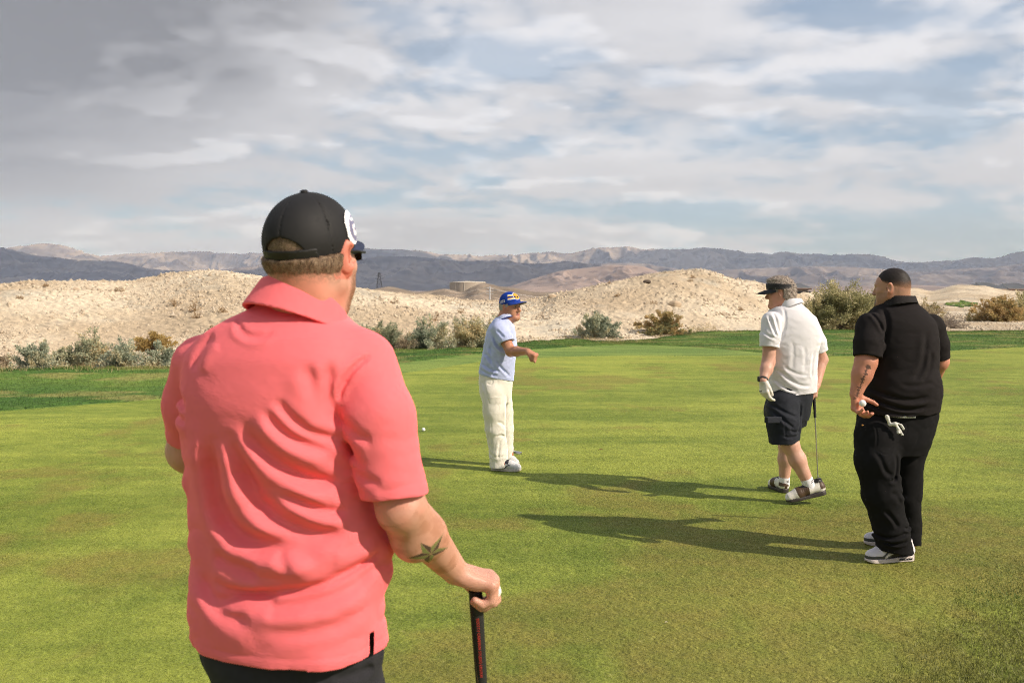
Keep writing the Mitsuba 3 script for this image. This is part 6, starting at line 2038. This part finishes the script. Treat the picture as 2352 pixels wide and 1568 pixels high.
# right of centre
plant(1368, 779, 128, 62, 35.6, SALT, 9000, 'grey green spreading saltbush alone between the two men at the hill foot', leaf=0.075)
plant(1526, 774, 140, 58, 38.6, RUST, 9000, 'rust tipped saltbush at the foot of the right hill', leaf=0.08)
# big bushes behind the men at the right
plant(1925, 750, 190, 118, 43.5, OLIVE, 17000, 'big olive feathery bush between the men in white and black', leaf=0.10, stems=80, bare=0.3, upright=0.75, name='tall_bush')
plant(1872, 748, 96, 78, 43.0, OLIVE, 7000, 'lower dark olive bush behind the shoulder of the man in white', leaf=0.09, name='tall_bush', stems=50)
plant(2015, 748, 130, 122, 44.5, OLIVE[1:], 11000, 'pale feathery bush mostly hidden by the man in black', leaf=0.10, name='tall_bush', stems=60)
plant(2125, 735, 110, 62, 46.5, DRY + OLIVE[2:3], 6000, 'pale tan scrub right of the man in black', leaf=0.08, name='tall_bush')
plant(2178, 741, 110, 34, 45.5, [(0.25, 0.21, 0.17), (0.36, 0.31, 0.26)], 2200, 'low grey leafless scrub right of the man in black', leaf=0.06, twig=(0.36, 0.31, 0.26), stems=90, name='dry_bush')
plant(2296, 728, 150, 62, 56.0, RUST, 12000, 'rounded olive brown bush near the right picture edge', leaf=0.11, stems=70, upright=0.7, name='tall_bush')
plant(2352, 722, 90, 66, 57.5, OLIVE, 6000, 'yellowish bush cut by the right picture edge', leaf=0.11, name='tall_bush')
plant(2146, 695, 44, 24, 72.0, RUST, 3000, 'small brown bush on the far sandy mound', leaf=0.12, name='tall_bush')

# dry twigs and dead plants on the slopes
TW = [(400, 695, 30, 22, 37), (448, 712, 34, 30, 35), (452, 722, 26, 18, 34), (510, 712, 26, 22, 34.5), (275, 662, 30, 12, 40), (105, 662, 18, 8, 39), (44, 688, 20, 10, 36), (905, 688, 30, 14, 42), (948, 742, 40, 22, 32), (1000, 715, 34, 20, 38), (1060, 700, 24, 14, 42),
      (1420, 690, 20, 9, 46), (1590, 663, 18, 8, 51), (1585, 672, 22, 8, 50), (1500, 700, 24, 9, 45), (1400, 655, 14, 8, 51), (1330, 735, 30, 14, 38), (488, 738, 22, 12, 32), (1660, 720, 30, 9, 45), (1700, 712, 24, 8, 47)]
TWL = ['dry twigs left of the golden bush row, near the shoulder of the man in coral', 'tallest dry twigs on the left hill, above the golden bush', 'low dry twigs just below the tallest ones on the left hill', 'dry twigs closest to the collar of the man in coral, left side',
       'dry twigs on the skyline dip of the left hill', 'tiny dry plant near the skyline at far left', 'dry plant at the left edge of the rubble hill', 'dry twigs high on the slope right of the cheek of the man in coral', 'dry twigs above the left bush of the centre group',
       'dry twigs on the slope midway between the men in coral and pale blue', 'small dry plant below the water tank', 'small dry plant left of the top of the right hill', 'dry plant on the upper right flank of the right hill', 'dry plant just below the one on the upper right flank',
       'dry plant in the middle of the right hill', 'tiny dry plant on the left shoulder line of the right hill', 'dry twigs on the slope right of the man in pale blue', 'low dry twigs right of the golden bush', 'dry tuft low on the right hill left of the man in white', 'dry tuft beside the head of the man in white']
for i, (px, py, w, h, y) in enumerate(TW):
    q = W(px, py, y)
    k = 'dry_twigs' if i == 0 else f'dry_twigs_{i:03d}'
    s = y / FOCAL
    shrub(k, [q[0], y, float(desert_z(np.array([q[0]]), np.array([y]))[0]) - 0.01], w * s, h * s, 260, [(0.30, 0.20, 0.11), (0.42, 0.31, 0.19)], rng, leaf=0.035, stems=18, twig=(0.27, 0.18, 0.10), bare=0.5, upright=1.2)
    tag(k, TWL[i], 'dry plant', 'dry plants on the rubble hills')

# single larger stones
for i, (px, py, y, s, dark, lab) in enumerate([(588, 698, 36.5, 0.14, 1, 'dark brown rock on the left hill near the shoulder of the man in coral'), (570, 712, 34.5, 0.09, 1, 'smaller dark rock below the larger dark one on the left hill'), (176, 672, 38.5, 0.13, 0, 'tan boulder alone high on the left hill'),
                                               (346, 732, 31.5, 0.10, 0, 'orange tan stone above the golden bush'), (1550, 710, 45, 0.22, 0, 'pale block shaped boulder in the middle of the right hill'), (1486, 660, 49, 0.15, 1, 'dark stone high on the right hill'), (1268, 668, 50, 0.16, 0, 'pale boulder on the left shoulder of the right hill')]):
    q = W(px, py, y)
    m = trimesh.creation.icosphere(subdivisions=2)
    v = m.vertices
    v = v * (0.7 + 0.7 * meshkit.fbm(v * 1.6 + i * 7, 3, i)[:, None]) * s * np.array([1.2, 1.0, 0.75])
    m.vertices = v + [q[0], y, float(desert_z(np.array([q[0]]), np.array([y]))[0]) + s * 0.25]
    scene.setdefault('dark_rock', principled((0.085, 0.065, 0.05), 0.95)); scene.setdefault('tan_rock', principled((0.46, 0.36, 0.25), 0.95))
    add('rock', m, 'dark_rock' if dark else 'tan_rock', 25, label=lab, category='rock')

# straw and dead grass along the edge of the rough
nb = 9000
xx = rng.uniform(-12, 9, nb)
yy = edge3(xx) + rng.normal(size=nb) * 0.5 + 0.15
cl = meshkit.fbm(np.column_stack([xx * 1.1, yy * 1.1, 0 * xx]), 3, 66)
ok = cl > 0.50
xx, yy = xx[ok], yy[ok]
zz = np.where(yy < edge3(xx), lawn_z(xx, yy), desert_z(xx, yy))
scene['straw'] = principled((0.36, 0.29, 0.15), 0.9)
add('dry_grass', scatter_blades(np.column_stack([xx, yy, zz]), 0.04, 0.16, 0.014, 1.3, rng), 'straw', False, kind='stuff', label='dry straw coloured grass along the edge of the rough', category='grass')

# ------------------------------------------------------------------ far things: tank, pylons, wires, houses
tk = W(1072, 660, 620.0)
tag('water_tank', 'round beige water tank on the hills behind the man in pale blue', 'tank')
rad_t = 42 * 620 / FOCAL
zb, zt = W(1072, 668, 620)[2], W(1072, 648.5, 620)[2]
scene['tank_paint'] = principled((0.42, 0.36, 0.28), 0.8)
scene['tank_roof'] = principled((0.50, 0.45, 0.37), 0.8)
add('water_tank__wall', tube([[tk[0], 620 + rad_t, zb - 6], [tk[0], 620 + rad_t, zt]], rad_t, 64), 'tank_paint', 40)
add('water_tank__roof', tube([[tk[0], 620 + rad_t, zt + 0.01], [tk[0], 620 + rad_t, zt + 0.35], [tk[0], 620 + rad_t, zt + 0.9]], [rad_t * 1.015, rad_t * 1.0, 0.3], 64), 'tank_roof', 30)
for a in (200, 232, 262, 300, 335):
    a = math.radians(a)
    c = np.array([tk[0] + rad_t * math.cos(a), 620 + rad_t + rad_t * math.sin(a), 0])
    add('water_tank__pilaster', tube([c + [0, 0, zb - 6], c + [0, 0, zt - 0.1]], 0.28, 6), 'tank_roof', False)

scene['lattice_steel'] = principled((0.045, 0.042, 0.042), 0.7)
scene['pale_steel'] = principled((0.52, 0.52, 0.51), 0.5)


def pylon(key, px, y, py0, py1, wpx, label, bsdf):
    b, t = W(px, py1, y), W(px, py0, y)
    w = wpx * y / FOCAL
    h = t[2] - b[2] + 3
    z0 = b[2] - 3
    r = 0.085 * max(y / 900, 0.6)
    tag(key, label, 'pylon')
    leg = lambda sx, sy, f: np.array([t[0] + sx * w / 2 * (1 - 0.80 * f), y + sy * w / 2 * (1 - 0.80 * f), z0 + h * f])
    lv = [0, 0.28, 0.52, 0.72, 0.88, 1.0]
    for sx in (-1, 1):
        for sy in (-1, 1):
            add(key + '__leg', tube([leg(sx, sy, 0), leg(sx, sy, 1)], r * 1.5, 5), bsdf, False)
    br = []
    for a, b_ in zip(lv[:-1], lv[1:]):
        for sx, sy, tx, ty in ((-1, -1, 1, -1), (1, -1, 1, 1), (1, 1, -1, 1), (-1, 1, -1, -1)):
            br += [tube([leg(sx, sy, a), leg(tx, ty, b_)], r, 4), tube([leg(tx, ty, a), leg(sx, sy, b_)], r, 4), tube([leg(sx, sy, b_), leg(tx, ty, b_)], r, 4)]
    add(key + '__bracing', cat(br), bsdf, False)
    ends = []
    for f, l in ((0.70, 0.62), (0.83, 0.50), (0.95, 0.36)):
        z = z0 + h * f
        a = [tube([[t[0] - w * l, y, z], [t[0] + w * l, y, z]], r * 1.3, 4)]
        a += [tube([[t[0] + e * w * l, y, z], [t[0] + e * w * 0.1, y, z + h * 0.05]], r, 4) for e in (-1, 1)]
        add(key + '__cross_arm', cat(a), bsdf, False)
        ends.append((np.array([t[0] - w * l, y, z]), np.array([t[0] + w * l, y, z])))
    return ends


pylon('lattice_tower', 871, 900.0, 626, 664, 15, 'dark lattice power tower left of the water tank', 'lattice_steel')
pt = W(1125, 658, 330.0); pb = W(1125, 690, 330.0)
tag('power_pole', 'pale steel power pole in front of the badland hills', 'pole')
add('power_pole__pole', tube([pb - [0, 0, 4], pt], [0.32, 0.20], 10), 'pale_steel', 40)
arms = []
for k, z in enumerate((0.4, 1.4, 2.4)):
    a = tube([pt + [-1.2, 0, -z], pt + [1.2, 0, -z]], 0.09, 6)
    add('power_pole__cross_arm', a, 'pale_steel', False)
    arms.append(pt + [0, 0, -z])
for i, (a, e) in enumerate((((-1.2), W(880, 683, 420.0)), ((1.2), W(905, 690, 420.0)))):
    p0 = arms[i] + [a, 0, 0]
    t = np.linspace(0, 1, 24)[:, None]
    c = p0 * (1 - t) + e * t
    c[:, 2] -= 3.0 * (4 * t[:, 0] * (1 - t[:, 0])) * 0.6
    add('power_line', tube(c, 0.045, 4), 'pale_steel', False, label='upper power line left of the pale pole' if i == 0 else 'lower power line left of the pale pole', category='power line')
for i, (a, e) in enumerate((((-1.2), W(1420, 690, 420.0)),)):
    p0 = arms[0] + [a, 0, 0]
    t = np.linspace(0, 1, 24)[:, None]
    c = p0 * (1 - t) + e * t
    c[:, 2] -= 3.0 * (4 * t[:, 0] * (1 - t[:, 0])) * 0.6
    add('power_line', tube(c, 0.045, 4), 'pale_steel', False, label='power line right of the pale pole', category='power line')

scene['stucco'] = principled((0.40, 0.34, 0.27), 0.9)
scene['roof_grey'] = principled((0.34, 0.34, 0.33), 0.8)
scene['roof_dark'] = principled((0.16, 0.10, 0.075), 0.8)
scene['window_glass'] = principled((0.03, 0.035, 0.04), 0.1, specular=0.8)


def house(key, px0, px1, py_ridge, py_eave, y, label, depth=11.0):
    a, b = W(px0, py_eave, y), W(px1, py_eave, y)
    zr = W(px0, py_ridge, y)[2]
    tag(key, label, 'house')
    x0, x1, ze = a[0], b[0], a[2]
    z0 = -5.0
    wm = trimesh.creation.box([x1 - x0 - 1.0, depth - 1.0, ze - z0])
    wm.apply_translation([(x0 + x1) / 2, y + depth / 2, (ze + z0) / 2 - 0.02])
    add(key + '__wall', wm, 'stucco', False)
    hip = min(depth / 2, (x1 - x0) * 0.3)
    v = np.array([[x0, y, ze], [x1, y, ze], [x1, y + depth, ze], [x0, y + depth, ze], [x0 + hip, y + depth / 2, zr], [x1 - hip * 0.5, y + depth / 2, zr]])
    f = [[0, 1, 5], [0, 5, 4], [1, 2, 5], [2, 3, 4], [2, 4, 5], [3, 0, 4], [0, 2, 1], [0, 3, 2]]
    add(key + '__roof', trimesh.Trimesh(v, f, process=False), 'roof_grey', False)
    n = 26
    for k in range(n):                                       # ribs of the roofing
        t = (k + 0.5) / n
        p0 = v[0] * (1 - t) + v[1] * t
        p1 = v[4] * (1 - t) + v[5] * t
        add(key + '__roof__rib', tube([p0 + [0, -0.03, 0.06], p1 + [0, -0.03, 0.06]], 0.10, 4), 'roof_grey', False)
    add(key + '__eave', tube([v[0] + [0, -0.05, -0.12], v[1] + [0, -0.05, -0.12]], 0.14, 4), 'roof_dark', False)
    for t in (0.25, 0.5, 0.75):
        g = trimesh.creation.box([1.4, 0.06, 1.1])
        g.apply_translation([x0 + (x1 - x0) * t, y + 0.48, ze - 1.1])
        add(key + '__window', g, 'window_glass', False)


house('house', 2262, 2312, 650, 664, 165.0, 'low house with grey ribbed roof behind the right sandy mound')
house('house_001', 2316, 2385, 652, 664, 172.0, 'low house with grey ribbed roof cut by the right picture edge')
house('house_002', 1830, 1864, 652, 662, 190.0, 'grey roofed house seen between the white haired man and the big bush')

# a strip of distant fairway between the mounds at the right
u = np.linspace(-0.999, 0.999, 40)
fx = np.array([[(2208 + 26 * a - 1176) / FOCAL * (102.0 + 9 * b * math.sqrt(1 - a * a)), 102.0 + 9 * b * math.sqrt(1 - a * a) + 1.2 * math.sin(5 * a), 0] for a in u for b in np.linspace(-1, 1, 9)]).reshape(40, 9, 3)
fx[..., 2] = desert_z(fx[..., 0], fx[..., 1], False) + 0.06
add('far_fairway', grid_mesh(fx), 'rough_turf', True, kind='structure', label='strip of distant green fairway between the right sandy mounds')

# small things on the putting green
for i, (px, py, lab) in enumerate([(1380, 1036, 'curled brown leaf lying on the green right of the man in pale blue'), (1720, 1090, 'tiny pale leaf on the green left of the shoes of the man in white'), (1530, 1443, 'pale crumb of leaf on the green in the near foreground')]):
    yv = EYE * FOCAL / (py - 669)
    q = W(px, py, yv)
    v = np.array([[-0.028, 0, 0], [0, -0.012, 0.010], [0.030, 0, 0.004], [0, 0.014, 0.012]]) * (1 if i == 0 else 0.35) + [q[0], yv, 0.008]
    scene.setdefault('leaf_brown', principled((0.22, 0.13, 0.06), 0.8)); scene.setdefault('leaf_pale', principled((0.5, 0.45, 0.33), 0.8))
    add('fallen_leaf', trimesh.Trimesh(v, [[0, 1, 2], [0, 2, 3]], process=False), 'leaf_brown' if i == 0 else 'leaf_pale', False, label=lab, category='leaf')
